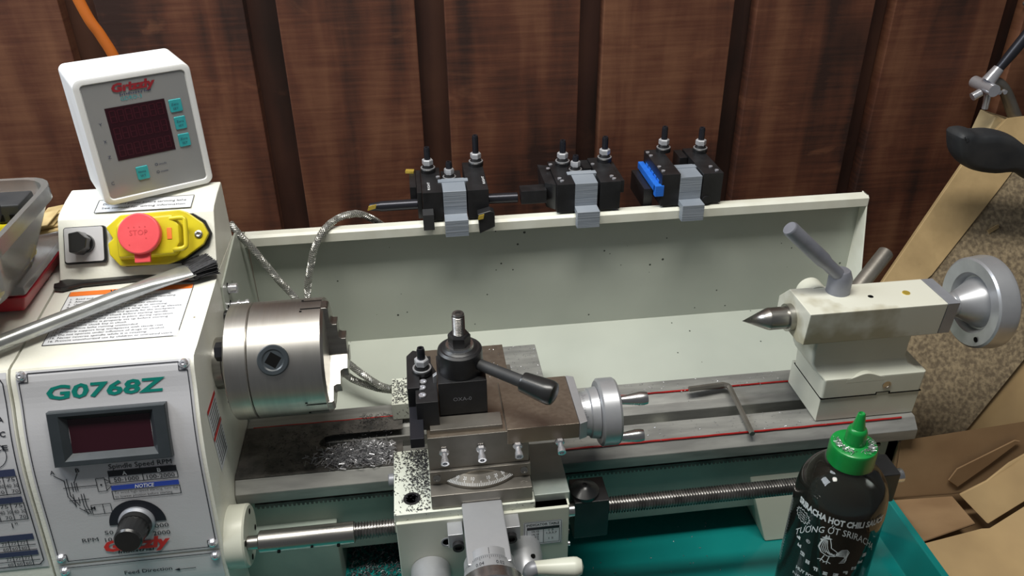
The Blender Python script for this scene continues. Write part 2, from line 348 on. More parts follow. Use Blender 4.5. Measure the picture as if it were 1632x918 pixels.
bench = thing('workbench', 'dark wooden workbench under the teal tray', 'workbench', (.2, -.06, -.9))
obj('bench_top', MB().box(-0.75, 1.2, -0.42, 0.295, -0.28, ROOMZ, 0.003), 'bench', bench)
for x in (-.72, 1.11):
    for y in (-.40, .205): obj('leg', MB().box(x, x + .07, y, y + .07, -.90, -.28, .003), 'bench', bench)

# chip tray
tr = thing('chip_tray', 'glossy teal metal chip tray under the lathe bed', 'tray', (0, -0.1, ROOMZ))
mb = MB(); X0, X1, Y0, Y1 = -0.49, 0.4405, -0.20, 0.165
b = mb.b
lo = [b.verts.new(p) for p in ((X0, Y0, -.2352), (X1, Y0, -.2352), (X1, Y1, -.2352), (X0, Y1, -.2352))]
hi = [b.verts.new(p) for p in ((X0 - .009, Y0 - .009, -.2), (X1 + .009, Y0 - .009, -.2), (X1 + .009, Y1 + .009, -.2), (X0 - .009, Y1 + .009, -.2))]
ho = [b.verts.new(p) for p in ((X0 - .016, Y0 - .016, -.2), (X1 + .016, Y0 - .016, -.2), (X1 + .016, Y1 + .016, -.2), (X0 - .016, Y1 + .016, -.2))]
lb = [b.verts.new(p) for p in ((X0 - .006, Y0 - .006, -.2395), (X1 + .006, Y0 - .006, -.2395), (X1 + .006, Y1 + .006, -.2395), (X0 - .006, Y1 + .006, -.2395))]
fs = [b.faces.new(lo), b.faces.new(lb[::-1])]
for i in range(4):
    j = (i + 1) % 4
    fs += [b.faces.new((lo[i], lo[j], hi[j], hi[i])), b.faces.new((hi[i], hi[j], ho[j], ho[i])), b.faces.new((ho[i], ho[j], lb[j], lb[i]))]
bmesh.ops.recalc_face_normals(b, faces=fs); mb._bev(fs, 0.0012)
obj('tray_pan', mb, 'tray', tr)

# ================================================================== LATHE
LT = thing('metal_lathe', 'cream bench lathe with three-jaw chuck, bed and splash guard in the teal tray', 'lathe', (0.0, 0, -0.2352))
FP = [(-.0555, .047), (-.061, .040), (-.067, .023), (-.078, -.003), (-.087, -.035), (-.0945, -.08), (-.1025, -.129), (-.105, -.15), (-.108, -.2)]
FV = [Vector(p) for p in spline([(0, a, c) for a, c in FP], 6)]
FS = [0.0]
for a, c in zip(FV, FV[1:]): FS.append(FS[-1] + (c - a).length)
def front(off):
    def fn(x, v):
        s_ = -v
        i = 0
        while i < len(FS) - 2 and FS[i + 1] < s_: i += 1
        t = (s_ - FS[i]) / (FS[i + 1] - FS[i]); p = FV[i].lerp(FV[i + 1], t); d = (FV[i + 1] - FV[i]).normalized()
        nrm = Vector((0, d.z, -d.y)); 
        if nrm.y > 0: nrm = -nrm
        return (x, p.y + nrm.y * off, p.z + nrm.z * off)
    return fn
prof = [(.135, -.2), (.135, .0565), (.056, .0565), (-.044, .0478), (-.050, .0478)] + [(p.y, p.z) for p in FV] + [(-.108, -.2345), (.135, -.2345)][0:1] + [(.135, -.2345)]
prof = prof[1:]
hd = obj('headstock', MB().prism(prof, 'x', -.3205, -.185, 0.0), 'headpaint', LT)
cov = obj('gear_cover', MB().prism([(p[0], p[1]) for p in prof], 'x', -.47, -.3225, 0.0), 'headpaint', LT)
# control box on the rear of the headstock
cbp = [(.0565, .0568), (.058, .060), (.089, .105), (.094, .1075), (.1141, .1115), (.1345, .1138), (.1345, .0568)]
cbx = obj('control_box', MB().prism(cbp, 'x', -.319, -.185, 0.0015), 'headpaint', LT)
# flat notice on the control box top strip
def boxtop(off):
    a = Vector((.094, .1079)); c = Vector((.1141, .1118)); d = (c - a).normalized()
    return lambda x, v: (x, a.x + d.x * v - d.y * off, a.y + d.y * v + d.x * off)
mb = MB(); f_ = boxtop(.0003); put_rect(mb, f_, -.288, -.002, -.205, .017); nb = obj('notice_label', mb, 'label', LT)
mb = MB(); f_ = boxtop(.0006)
for a in ((-.288, -.002, -.205, -.002), (-.288, .017, -.205, .017), (-.288, -.002, -.288, .017), (-.205, -.002, -.205, .017)): put_line(mb, f_, *a, .0006)
for k, t in enumerate(('Disconnect power before servicing lathe', 'See manual for wiring information')): put_text(mb, t, f_, -.283, .009 - .006 * k, .072, .0028)
obj('notice_print', mb, 'ink', nb)

# front plate with its print
mb = MB(); fn = front(.0006)
NX, NV = 2, 40
for i in range(NV):
    v0 = -.002 - .1695 * i / NV; v1 = -.002 - .1695 * (i + 1) / NV
    put_poly(mb, fn, [(-.3165, v0), (-.188, v0), (-.188, v1), (-.3165, v1)])
pl = obj('front_plate', mb, 'plate', LT)
mb = MB()
for i in range(12):
    v0 = -.1732 - .04 * i / 12; v1 = -.1732 - .04 * (i + 1) / 12
    put_poly(mb, fn, [(-.3165, v0), (-.188, v0), (-.188, v1), (-.3165, v1)])
pl2 = obj('lower_plate', mb, 'plate', LT)
mb = MB()
for i in range(36):
    v0 = -.002 - .170 * i / 36; v1 = -.002 - .170 * (i + 1) / 36
    put_poly(mb, fn, [(-.462, v0), (-.3235, v0), (-.3235, v1), (-.462, v1)])
pl3 = obj('chart_plate', mb, 'plate', LT)
fi = front(.0011); mb = MB()
# border of the front plate (notched at the screws)
n_ = .0065
bd = [(-.3165 + .002 + n_, -.004), (-.190 - n_, -.004), (-.190 - n_, -.004 - n_), (-.190, -.004 - n_), (-.190, -.169 + n_), (-.190 - n_, -.169 + n_), (-.190 - n_, -.169), (-.3145 + n_, -.169), (-.3145 + n_, -.169 + n_), (-.3145, -.169 + n_), (-.3145, -.004 - n_), (-.3145 + n_, -.004 - n_)]
for p, q in zip(bd, bd[1:] + bd[:1]): put_line(mb, fi, *p, *q, .0007, 24 if abs(p[1] - q[1]) > .05 else 1)
put_text(mb, 'Spindle Speed RPM', fi, -.2595, -.0862, .048, .0042)
put_rect(mb, fi, -.261, -.0930, -.2087, -.0878)
for a in ((-.261, -.0990, -.2087, -.0990), (-.261, -.093, -.261, -.099), (-.2087, -.093, -.2087, -.099), (-.2352, -.093, -.2352, -.099)): put_line(mb, fi, *a, .0006)
put_text(mb, '50-1000', fi, -.2575, -.0980, .019, .0038); put_text(mb, '100-2000', fi, -.2325, -.0980, .0215, .0038)
for a in ((-.261, -.1140, -.209, -.1140), (-.261, -.106, -.261, -.114), (-.209, -.106, -.209, -.114)): put_line(mb, fi, *a, .0006)
put_text(mb, 'To avoid high-speed starting, turn dial', fi, -.2595, -.1090, .049, .0022); put_text(mb, 'to lowest position before starting', fi, -.2595, -.1128, .044, .0022)
put_text(mb, 'A', fi, -.3035, -.0865, .0035, .0035, bold=.01); put_text(mb, 'B', fi, -.2845, -.0865, .003, .0035, bold=.01)
put_text(mb, 'M', fi, -.280, -.1220, .0035, .0033, bold=.01)
for a in ((-.3015, -.0875, -.2945, -.0930), (-.2835, -.0872, -.2875, -.0955), (-.2945, -.0925, -.2945, -.1075), (-.2925, -.0915, -.2925, -.1075), (-.2895, -.095, -.2895, -.1035), (-.2875, -.0945, -.2875, -.1035), (-.2860, -.0955, -.2860, -.1030),
          (-.2965, -.0995, -.271, -.0995), (-.2948, -.107, -.2902, -.1170), (-.2928, -.106, -.2875, -.117), (-.2905, -.1055, -.2905, -.1180), (-.2845, -.1060, -.2845, -.1175), (-.2825, -.1060, -.2825, -.1175), (-.2945, -.1115, -.2795, -.1115), (-.2845, -.117, -.2830, -.1260), (-.2825, -.117, -.2805, -.1260),
          (-.2855, -.1215, -.2795, -.1215), (-.287, -.109, -.287, -.115), (-.2885, -.119, -.2815, -.1255)): put_line(mb, fi, *a, .0006)
for r_ in ((-.271, -.1055, -.2645, -.0935), (-.2795, -.1265, -.2705, -.1175), (-.2705, -.1265, -.2645, -.1175)):
    x0, y0, x1, y1 = r_
    for a in ((x0, y0, x1, y0), (x1, y0, x1, y1), (x1, y1, x0, y1), (x0, y1, x0, y0)): put_line(mb, fi, *a, .0005)
for a in ((-.2645, -.0945, -.2605, -.0975), (-.2605, -.0975, -.2645, -.0985), (-.2645, -.1005, -.2605, -.1015), (-.2605, -.1015, -.2645, -.105)): put_line(mb, fi, *a, .0005)
put_ring(mb, fi, -.2678, -.0995, .0008, .0008)
# arc around the knob (half disc)
put_ring(mb, fi, -.2470, -.1385, .0222, .0095, 0.0, PI, 24)
put_text(mb, '5', fi, -.2745, -.1470, .003, .0038); put_text(mb, '0', fi, -.2708, -.1470, .003, .0038)
put_text(mb, '10', fi, -.2755, -.1538, .0055, .0038)
put_text(mb, 'RPM', fi, -.293, -.1522, .0125, .0037); put_text(mb, '1000', fi, -.2375, -.1450, .0135, .0040); put_text(mb, '2000', fi, -.2375, -.1522, .0135, .0040)
put_text(mb, 'Industrial', fi, -.2680, -.1705 + .0042, .028, .0030, .25, .02)
obj('plate_print', mb, 'ink', pl)
mb = MB(); put_text(mb, 'G0768Z', fi, -.2975, -.0255, .0875, .0108, .25, .030); obj('model_lettering', mb, 'inkteal', pl, label='teal italic lettering')
mb = MB(); fj = front(.0014); put_text(mb, 'Grizzly', fj, -.2790, -.1630, .052, .0098, .25, .05); obj('red_lettering', mb, 'inkred', pl, label='red italic lettering')
mb = MB(); put_rect(mb, fi, -.261, -.1055, -.209, -.1012); obj('notice_band', mb, 'inkblue', pl, label='blue band')
mb = MB(); put_text(mb, 'NOTICE', fj, -.2430, -.1050, .0145, .0032, .2, .02); put_text(mb, 'A', fj, -.2500, -.0922, .0032, .0034, bold=.02); put_text(mb, 'B', fj, -.2235, -.0922, .0028, .0034, bold=.02); obj('white_lettering', mb, 'inkwhite', pl)
mb = MB(); put_text(mb, 'Feed Direction', fi, -.2670, -.1880, .038, .0035, 0, .01); put_line(mb, fi, -.3145, -.1755, -.190, -.1755, .0007)
put_line(mb, fi, -.224, -.1885, -.210, -.1885, .0006); put_poly(mb, fi, [(-.2275, -.1885), (-.223, -.1870), (-.223, -.1900)]); obj('plate_print', mb, 'ink', pl2)
# thread chart on the gear cover
mb = MB()
for a in ((-.460, -.006, -.3285, -.006, 1), (-.3260, -.010, -.3260, -.165, 24), (-.460, -.169, -.3300, -.169, 1)): put_line(mb, fi, *a[:4], .0008, a[4])
put_line(mb, fi, -.3285, -.006, -.3260, -.010, .0008); put_line(mb, fi, -.3300, -.169, -.3260, -.165, .0008)
for k, (t, v) in enumerate((('A', -.036), ('C', -.0475), ('E', -.0585))):
    put_text(mb, t, fi, -.3340, v - .004, .0042, .0042, bold=.02); put_line(mb, fi, -.3345, v - .003, -.3420, v - .0085, .0006)
put_ring(mb, fi, -.3430, -.0660, .0115, .0006); put_ring(mb, fi, -.3470, -.0500, .0080, .0006); put_ring(mb, fi, -.3430, -.0660, .001, .001)
for v in (-.0845, -.1085):
    for a in ((-.46, v - .016, -.3285, v - .016), (-.3285, v, -.3285, v - .016)): put_line(mb, fi, *a, .0007)
    for x in (-.3385, -.3490, -.3595): put_line(mb, fi, x, v, x, v - .016, .0006)
    for x, t in ((-.3375, '60\n'), ): pass
    for x in (-.3375, -.348, -.3585):
        put_text(mb, '75', fi, x + .0015, v - .0045, .006, .0033); put_text(mb, '40 30', fi, x, v - .0098, .009, .0033); put_text(mb, '70', fi, x + .003, v - .0150, .005, .0033)
for v in (-.1440, -.1590):
    for a in ((-.46, v - .0098, -.3285, v - .0098), (-.46, v - .005, -.3285, v - .005)): put_line(mb, fi, *a, .0006)
    for x in (-.3345, -.3415, -.3485): put_line(mb, fi, x, v, x, v - .0098, .0006); put_text(mb, '77', fi, x - .0055, v - .0040, .0042, .0028); put_text(mb, '60', fi, x - .0055, v - .0090, .0042, .0028)
put_text(mb, '1"', fi, -.3420, -.1320, .0045, .0050)
obj('plate_print', mb, 'ink', pl3)
mb = MB()
for v0, v1 in ((-.0785, -.0845), (-.1030, -.1085), (-.1385, -.1440), (-.1545, -.1590)): put_rect(mb, fi, -.46, v1, -.3285, v0)
obj('header_bands', mb, 'navy', pl3)
# plate screws
for x, v in ((-.3125, -.0055), (-.1925, -.0055), (-.3125, -.1655), (-.1925, -.1655), (-.3125, -.1785), (-.1925, -.1785)):
    p0 = Vector(fn(x, v)); p1 = Vector(front(.0035)(x, v)); d = (p1 - p0).normalized()
    mb = MB(); mb.lathe([(0, .0040), (.0012, .0038), (.0028, .0026), (.0032, .0012), (.0026, .0011), (.0018, 0)], p0, d, 20); obj('plate_screw', mb, 'chrome', LT)
# RPM display window
f0 = front(0.0); A = Vector(f0(0, -.0345)); B = Vector(f0(0, -.0790)); dn_ = (B - A).normalized(); out_ = Vector((0, dn_.z, -dn_.y)); out_ = -out_ if out_.y > 0 else out_
def disp(u, v, h): return tuple(Vector((u, 0, 0)) + A + dn_ * v + out_ * h)
L_ = (B - A).length
def frame_mesh(x0, x1, v0, v1, ix0, ix1, iv0, iv1, h0, h1, h2, h3):
    mb = MB(); b = mb.b
    ro = [[b.verts.new(disp(x, v, h)) for x, v in ((x0, v0), (x1, v0), (x1, v1), (x0, v1))] for h in (h0, h1)]
    e = .0008; rt = [b.verts.new(disp(x, v, h2)) for x, v in ((x0 + e, v0 + e), (x1 - e, v0 + e), (x1 - e, v1 - e), (x0 + e, v1 - e))]
    g = .0045; ri = [b.verts.new(disp(x, v, h2)) for x, v in ((ix0 - g, iv0 - g), (ix1 + g, iv0 - g), (ix1 + g, iv1 + g), (ix0 - g, iv1 + g))]
    rd = [b.verts.new(disp(x, v, h3)) for x, v in ((ix0, iv0), (ix1, iv0), (ix1, iv1), (ix0, iv1))]
    loops = [ro[0], ro[1], rt, ri, rd]
    for a, c in zip(loops, loops[1:]):
        for i in range(4): j = (i + 1) % 4; b.faces.new((a[i], a[j], c[j], c[i]))
    bmesh.ops.recalc_face_normals(b, faces=b.faces[:]); return mb
rd_ = obj('speed_display', frame_mesh(-.2965, -.2085, 0, L_, -.2835, -.2225, .008, .0355, -.001, .006, .0072, .0015), 'greyblack', LT, smooth=False)
mb = MB(); mb.quad(disp(-.2835, .008, .0018), disp(-.2225, .008, .0018), disp(-.2225, .0355, .0018), disp(-.2835, .0355, .0018)); obj('display_window', mb, 'screen', rd_)
# speed knob
kc = Vector(f0(-.2475, -.137)); kd = Vector((0, -.93, -.36)).normalized()
kc0 = Vector(front(.0005)(-.2475, -.137)); kdir = Vector((-.02, -.985, .16)).normalized()
kdir = (Vector(front(1.0)(-.2475, -.137)) - Vector(front(0.0)(-.2475, -.137))).normalized()
mb = MB(); mb.lathe([(0, .0142), (.0025, .0142), (.0045, .0125), (.0048, 0)], kc0, kdir, 36); kb = obj('speed_knob', mb, 'greycast', LT, label='grey skirt under a black fluted knob')
mb = MB(); u, v, d = frame(kdir); n = 60; prf = [(.0045, .0126), (.0095, .0124), (.0098, .0115), (.0245, .0108), (.0262, .0096), (.0264, 0)]
rings = []
for t, r in prf:
    ring = [mb.b.verts.new(kc0 + d * t + (u * math.cos(2 * PI * i / n) + v * math.sin(2 * PI * i / n)) * (r * (1 - (.05 if (i % 3 == 0 and .0096 < t < .0245) else 0)))) for i in range(n)] if r > 0 else [mb.b.verts.new(kc0 + d * t)]
    rings.append(ring)
for a, c in zip(rings, rings[1:]):
    for i in range(n):
        j = (i + 1) % n
        if len(c) == 1: mb.b.faces.new((a[i], a[j], c[0]))
        else: mb.b.faces.new((a[i], a[j], c[j], c[i]))
bmesh.ops.recalc_face_normals(mb.b, faces=mb.b.faces[:]); obj('knob_cap', mb, 'blackplastic', kb, ang=25)

# warning label on the top slab
def slab(off):
    a = Vector((.056, .0565)); c = Vector((-.044, .0478)); d = (c - a).normalized()
    return lambda x, v: (x, a.x + d.x * v - d.y * 0, a.y + d.y * v + off)
sl = slab(.0004); mb = MB(); put_rect(mb, sl, -.3065, .012, -.2030, .085); wl = obj('warning_label', mb, 'label', LT)
sl = slab(.0007); mb = MB(); put_rect(mb, sl, -.3060, .012, -.2035, .0185); obj('orange_band', mb, 'inkorange', wl)
mb = MB()
for a in ((-.3065, .012, -.3065, .085), (-.2030, .012, -.2030, .078), (-.3065, .085, -.206, .085)): put_line(mb, sl, *a, .0005)
lines = ['1.  Read and understand the manual before operating.', '2.  Always wear approved eye protection when operating.', '3.  Only plug power cord into grounded outlet.', '4.  Never wear gloves, jewelry or loose clothing.', '5.  Disconnect power before setting up or servicing.', '6.  Avoid entanglement: tie back long hair, roll up sleeves.',
         '7.  Always use proper feeds and speeds for the workpiece.', '8.  Secure workpiece in chuck before starting spindle.', '9.  Keep all guards and covers in place during operation.', '10. Make sure lathe is properly set up before starting.', '11. Never leave chuck key in chuck.', '12. Never leave lathe running unattended.', '13. Properly support long workpieces with steady rest.', '14. Do not operate under influence of drugs or alcohol.', '15. Never reverse spindle while it is rotating.', '16. Prevent unauthorized use by children or untrained users.']
rv = lambda off: (lambda x, v: slab(off)(x, -v))
for k, t in enumerate(lines): put_text(mb, t, rv(.0008), -.3030, -(.0245 + k * .0038), .0016 * len(t), .0021, 0)
obj('label_print', mb, 'ink', wl)
mb = MB()
put_text(mb, 'WARNING!', rv(.0010), -.273, -.0172, .036, .0040, 0, .02); obj('label_heading', mb, 'ink', wl)

# warning stickers on the headstock's inner side
sf = lambda y, z: (-.1846, y, z)
mb = MB(); put_poly(mb, sf, [(-.060, -.006), (-.030, -.006), (-.030, -.070), (-.060, -.070)]); sl_ = obj('side_label', mb, 'label', LT)
mb = MB(); sg = lambda y, z: (-.1843, y, z); put_poly(mb, sg, [(-.060, -.006), (-.030, -.006), (-.030, -.010), (-.060, -.010)]); obj('red_band', mb, 'inkred', sl_)
mb = MB(); put_poly(mb, sg, [(-.060, -.034), (-.030, -.034), (-.030, -.038), (-.060, -.038)]); obj('red_band', mb, 'inkred', sl_)
mb = MB()
for k in range(14):
    if k not in (6,): put_line(mb, sg, -.057, -.013 - k * .0040, -.033, -.013 - k * .0040, .0012)
obj('label_print', mb, 'ink', sl_)
# chuck
ck = obj('chuck', MB().lathe([(-.1505, .006), (-.1505, .0495), (-.1497, .0506), (-.0912, .0508), (-.0890, .0486), (-.0885, .020), (-.0885, .0135), (-.112, .0125), (-.112, 0)], (0, 0, 0), (1, 0, 0), 96), 'chuck', LT)
obj('back_plate', MB().lathe([(-.1700, .018), (-.1700, .0480), (-.1685, .0505), (-.1516, .0507), (-.1508, .0498), (-.1508, .018)], (0, 0, 0), (1, 0, 0), 96), 'chuck', ck)
obj('spindle_flange', MB().lathe([(-.1849, .0225), (-.1780, .0225), (-.1775, .0215), (-.1701, .0215)], (0, 0, 0), (1, 0, 0), 60), 'steel', ck)
def rad(th): return Vector((0, -math.cos(th), math.sin(th)))
for th in (52, 172, 292):
    r_ = rad(math.radians(th)) * .0310
    obj('chuck_bolt', MB().hexn((-.1790, r_.y, r_.z), (-.1702, r_.y, r_.z), .0080), 'blackblue', ck)
for k in range(3):
    th = math.radians(33 + 120 * k); R_ = rad(th); c0 = Vector((-.1290, 0, 0)) + R_ * .0495
    mb = MB(); mb.lathe([(0, .0128), (.0022, .0128), (.0029, .0119), (.0029, .0090), (.0021, .0078), (.0021, 0)], c0, R_, 40, True); kk = obj('key_socket', mb, 'greyblack', ck)
    mb = MB(); mb.lathe([(.00212, .0070), (.0022, .0001)], c0, R_, 4, True, .2); obj('socket_hole', mb, 'socket', kk)
    th = math.radians(-27 + 120 * k); R_ = rad(th); T_ = Vector((1, 0, 0)).cross(R_)
    jp = [(.0045, -.100), (.0045, -.0735), (.0190, -.0735), (.0190, -.0770), (.0205, -.0795), (.0335, -.0795), (.0335, -.0830), (.0350, -.0852), (.0485, -.0852), (.0500, -.0870), (.0500, -.095), (.0500, -.100)]
    def J(r, x, t): return Vector((x, 0, 0)) + R_ * r + T_ * t
    mb = MB(); A_ = [mb.b.verts.new(J(r, x, -.0068)) for r, x in jp]; B_ = [mb.b.verts.new(J(r, x, .0068)) for r, x in jp]
    fs = [mb.b.faces.new(A_[::-1]), mb.b.faces.new(B_)] + [mb.b.faces.new((A_[i], A_[(i + 1) % 12], B_[(i + 1) % 12], B_[i])) for i in range(12)]
    bmesh.ops.recalc_face_normals(mb.b, faces=fs); mb._bev(fs, .0003, 1); obj('jaw', mb, 'steel', ck)
    mb = MB()   # T slot seen at the rim
    for (x0, x1, t0, t1) in ((-.108, -.0912, -.0073, -.0062), (-.108, -.0912, .0062, .0073), (-.1085, -.1065, -.0105, .0105)):
        pts = [J(.0507, x, t) - R_ * (.0508 - math.sqrt(.0508 ** 2 - t * t)) * 1.0 + R_ * .0004 for x, t in ((x0, t0), (x1, t0), (x1, t1), (x0, t1))]
        mb.quad(*pts)
    obj('jaw_slot', mb, 'socket', ck)

# bed: rails, casting, ribs
obj('front_way', MB().prism([(-.0082, -.105), (-.0335, -.105), (-.0345, -.106), (-.0435, -.1145), (-.0435, -.1265), (-.036, -.1285), (-.0082, -.1285)], 'x', -.1845, .4645, .0006, 1), 'way', LT)
obj('rear_way', MB().prism([(.0560, -.105), (.0372, -.105), (.0362, -.106), (.0280, -.1125), (.0160, -.1135), (.0150, -.1285), (.0560, -.1285)], 'x', -.1845, .4500, .0006, 1), 'way', LT)
mb = MB(); mb.box(-.1845, .452, -.038, -.030, -.200, -.1290); mb.box(-.1845, .452, .030, .038, -.200, -.1290); mb.box(-.1845, .452, -.030, .030, -.2, -.19); mb.box(.440, .452, -.038, .045, -.200, -.1290, .001)
obj('bed_casting', mb, 'web', LT)
for x in (-.02, .1400, .2200, .3150, .4050):
    obj('cross_rib', MB().box(x, x + .012, -.0295, .0295, -.188, -.1300, .001), 'paint', LT)
mb = MB(); mb.prism([(-.1845, -.0082), (-.0340, -.0082), (-.0340, -.0010), (-.1060, -.0010), (-.1110, .0010), (-.1135, .0045), (-.1125, .0090), (-.1085, .0145), (-.1085, .0150), (-.1845, .0150)], 'z', -.1285, -.1053)
obj('bed_bridge', mb, 'waydark', LT)
mb = MB(); mb.prism([(-.1843, -.0340), (-.0340, -.0340), (-.0340, -.0005), (-.1060, -.0005), (-.1105, .0010), (-.1130, .0045), (-.1120, .0090), (-.1080, .0140), (-.1000, .0160), (-.0340, .0160), (-.0340, .0365), (-.1843, .0365)], 'z', -.1052, -.1044); obj('grime_layer', mb, 'waydark', LT)
for nm_, y in (('oil_line', -.0345), ('oil_line', .0368)):
    mb = MB(); x = .100 if y < 0 else -.178; rng = random.Random(3)
    pts = [];
    while x < (.457 if y < 0 else .445): pts.append((x, y + rng.uniform(-.0002, .0002), -.1050)); x += .01
    mb.tube(pts, .0010, 8); obj(nm_, mb, 'redoil', LT, label='red way oil line')
# rack teeth
mb = MB(); mb.box(-.17, .43, -.0425, -.037, -.1320, -.1292)
x = -.168
while x < .428:
    mb.hexa([(x, -.0425, -.1345), (x + .0018, -.0425, -.1345), (x + .0018, -.038, -.1345), (x, -.038, -.1345), (x - .0005, -.0425, -.1319), (x + .0023, -.0425, -.1319), (x + .0023, -.038, -.1319), (x - .0005, -.038, -.1319)]); x += .0040
obj('rack', mb, 'waydark', LT, kind='stuff')
# feet
def foot(x0, x1, m):
    mb = MB()
    mb.hexa([(x0 + .020, -.0560, -.2350), (x1 - .004, -.0560, -.2350), (x1 - .004, .058, -.2350), (x0 + .020, .058, -.2350), (x0, -.0385, -.1600), (x1, -.0385, -.1600), (x1, .045, -.1600), (x0, .045, -.1600)], .002)
    obj('foot', mb, m, LT)
foot(.3020, .4530, 'paint'); 
obj('foot', MB().box(-.186, -.100, -.0560, .058, -.2350, -.1600, .002), 'web', LT)
# lead screw with real thread
mb = MB(); pitch = .00254; xs = -.078; n = 20; steps = int((.392 - xs) / pitch * 6); prev = None
for i in range(steps):
    x = xs + i * pitch / 6; ring = []
    for k in range(n):
        a = 2 * PI * k / n; ph = (x / pitch - k / n) % 1.0
        r = .0076 if ph < .5 else .0061
        ring.append(mb.b.verts.new((x, -.09 - r * math.cos(a), -.1250 + r * math.sin(a))))
    if prev:
        for k in range(n): j = (k + 1) % n; mb.b.faces.new((prev[k], prev[j], ring[j], ring[k]))
    prev = ring
bmesh.ops.recalc_face_normals(mb.b, faces=mb.b.faces[:])
ls = obj('lead_screw', mb, 'thread', LT, ang=60)
obj('screw_coupling', MB().lathe([(-.1590, .0080), (-.1580, .0094), (-.0785, .0094), (-.078, .0088), (-.077, .0060)], (0, -.09, -.1262), (1, 0, 0), 40), 'steel', ls)
obj('screw_collar', MB().lathe([(-.168, .0060), (-.1590, .0060)], (0, -.09, -.1262), (1, 0, 0), 24), 'steel', ls)
obj('bearing_flange', MB().lathe([(-.1849, .0270), (-.1700, .0270), (-.1685, .0255), (-.1685, .0)], (0, -.078, -.1290), (1, 0, 0), 60), 'paint', LT)
mb = MB()
for a in (.9, 2.7, 4.3, 5.8): mb.cyl((-.1686, -.078 + .0200 * math.cos(a), -.129 + .0200 * math.sin(a)), (-.1682, -.078 + .02 * math.cos(a), -.129 + .02 * math.sin(a)), .0025)
mb.cyl((-.1140, -.0995, -.1285), (-.1140, -.0999, -.1287), .0013); 
obj('flange_hole', mb, 'socket', LT)
obj('coupling_pin', MB().cyl((-.142, -.0982, -.1302), (-.142, -.0998, -.1308), .0014).cyl((-.092, -.0982, -.1302), (-.092, -.0998, -.1308), .0014), 'socket', ls)
eb = obj('screw_end_bearing', MB().box(.3905, .4130, -.1030, -.0750, -.1450, -.1100, .002).box(.4000, .4100, -.0760, -.0385, -.1400, -.1140, .001), 'black', LT)
obj('shaft_end', MB().cyl((.4130, -.09, -.1250), (.4240, -.09, -.1250), .0065, ch=.0008), 'steelbright', eb)

# splash guard
GZ = .0385
gp = [(.180, -.107), (.180, GZ - .003), (.1775, GZ), (.1690, GZ), (.1665, GZ - .002), (.1665, GZ - .0105), (.1675, GZ - .0105), (.1678, GZ - .0025), (.1695, GZ - .0012), (.1770, GZ - .0012), (.1788, GZ - .003), (.1788, -.1066), (.0600, -.1420), (.0600, -.1434)]
gd = obj('splash_guard', MB().prism(gp, 'x', -.1825, .4905), 'guard', LT, ang=50)
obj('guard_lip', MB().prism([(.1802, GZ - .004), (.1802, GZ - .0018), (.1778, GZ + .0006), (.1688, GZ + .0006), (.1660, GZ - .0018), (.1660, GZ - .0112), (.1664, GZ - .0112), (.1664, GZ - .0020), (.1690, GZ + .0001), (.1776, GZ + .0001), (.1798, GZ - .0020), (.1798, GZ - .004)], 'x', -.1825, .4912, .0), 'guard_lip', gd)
epr = [(.1800, GZ), (.1660, GZ - .001), (.1760, .034), (.1490, -.0435), (.1180, -.1300), (.1800, -.1300)]
epr = [(.1810, GZ + .0006), (.1760, GZ + .0006), (.1745, .030), (.1490, -.0435), (.1180, -.1250), (.1810, -.1080)]
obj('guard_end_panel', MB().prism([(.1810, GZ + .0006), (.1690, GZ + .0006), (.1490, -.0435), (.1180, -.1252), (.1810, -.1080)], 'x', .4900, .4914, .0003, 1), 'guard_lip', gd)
lp = [(.1800, .0385), (.1420, .0560), (.1355, .0560), (.0555, .0440), (.0492, .0100), (.0480, -.1100), (.0700, -.1400), (.1800, -.1080)]
gl = obj('guard_end_panel', MB().prism(lp, 'x', -.1849, -.1830, .0003, 1), 'guard', gd)
for (y, z, L2, m_) in ((.0690, .0305, .009, 'chrome'), (.0600, .0150, .007, 'blackplastic'), (.0620, .0140, .012, 'chrome'), (.0800, .0165, .012, 'chrome')):
    pass
for px in ((.0720, .0330), (.0700, .0155), (.0600, .0165)):
    obj('slot', MB().prism([(px[0] + .0028 * math.cos(a), px[1] + .0062 * math.sin(a)) for a in [2 * PI * k / 16 for k in range(16)]], 'x', -.1829, -.1826), 'socket', gl)
obj('panel_screw', MB().cyl((-.1829, .0720, .0330), (-.1740, .0720, .0330), .0046, ch=.0008), 'chrome', gd)
obj('panel_screw', MB().cyl((-.1829, .0600, .0165), (-.1750, .0600, .0165), .0034).cyl((-.1785, .0600, .0165), (-.1770, .0600, .0165), .0046), 'chrome', gd)
obj('panel_screw', MB().cyl((-.1829, .0700, .0165), (-.1660, .0700, .0165), .0032).cyl((-.1765, .07, .0165), (-.1745, .07, .0165), .0044).cyl((-.1690, .07, .0165), (-.1665, .07, .0165), .0044), 'chrome', gd)
obj('clamp_knob', MB().cyl((-.1848, .0490, .0170), (-.1740, .0490, .0170), .0058, ch=.0008), 'blackplastic', LT)

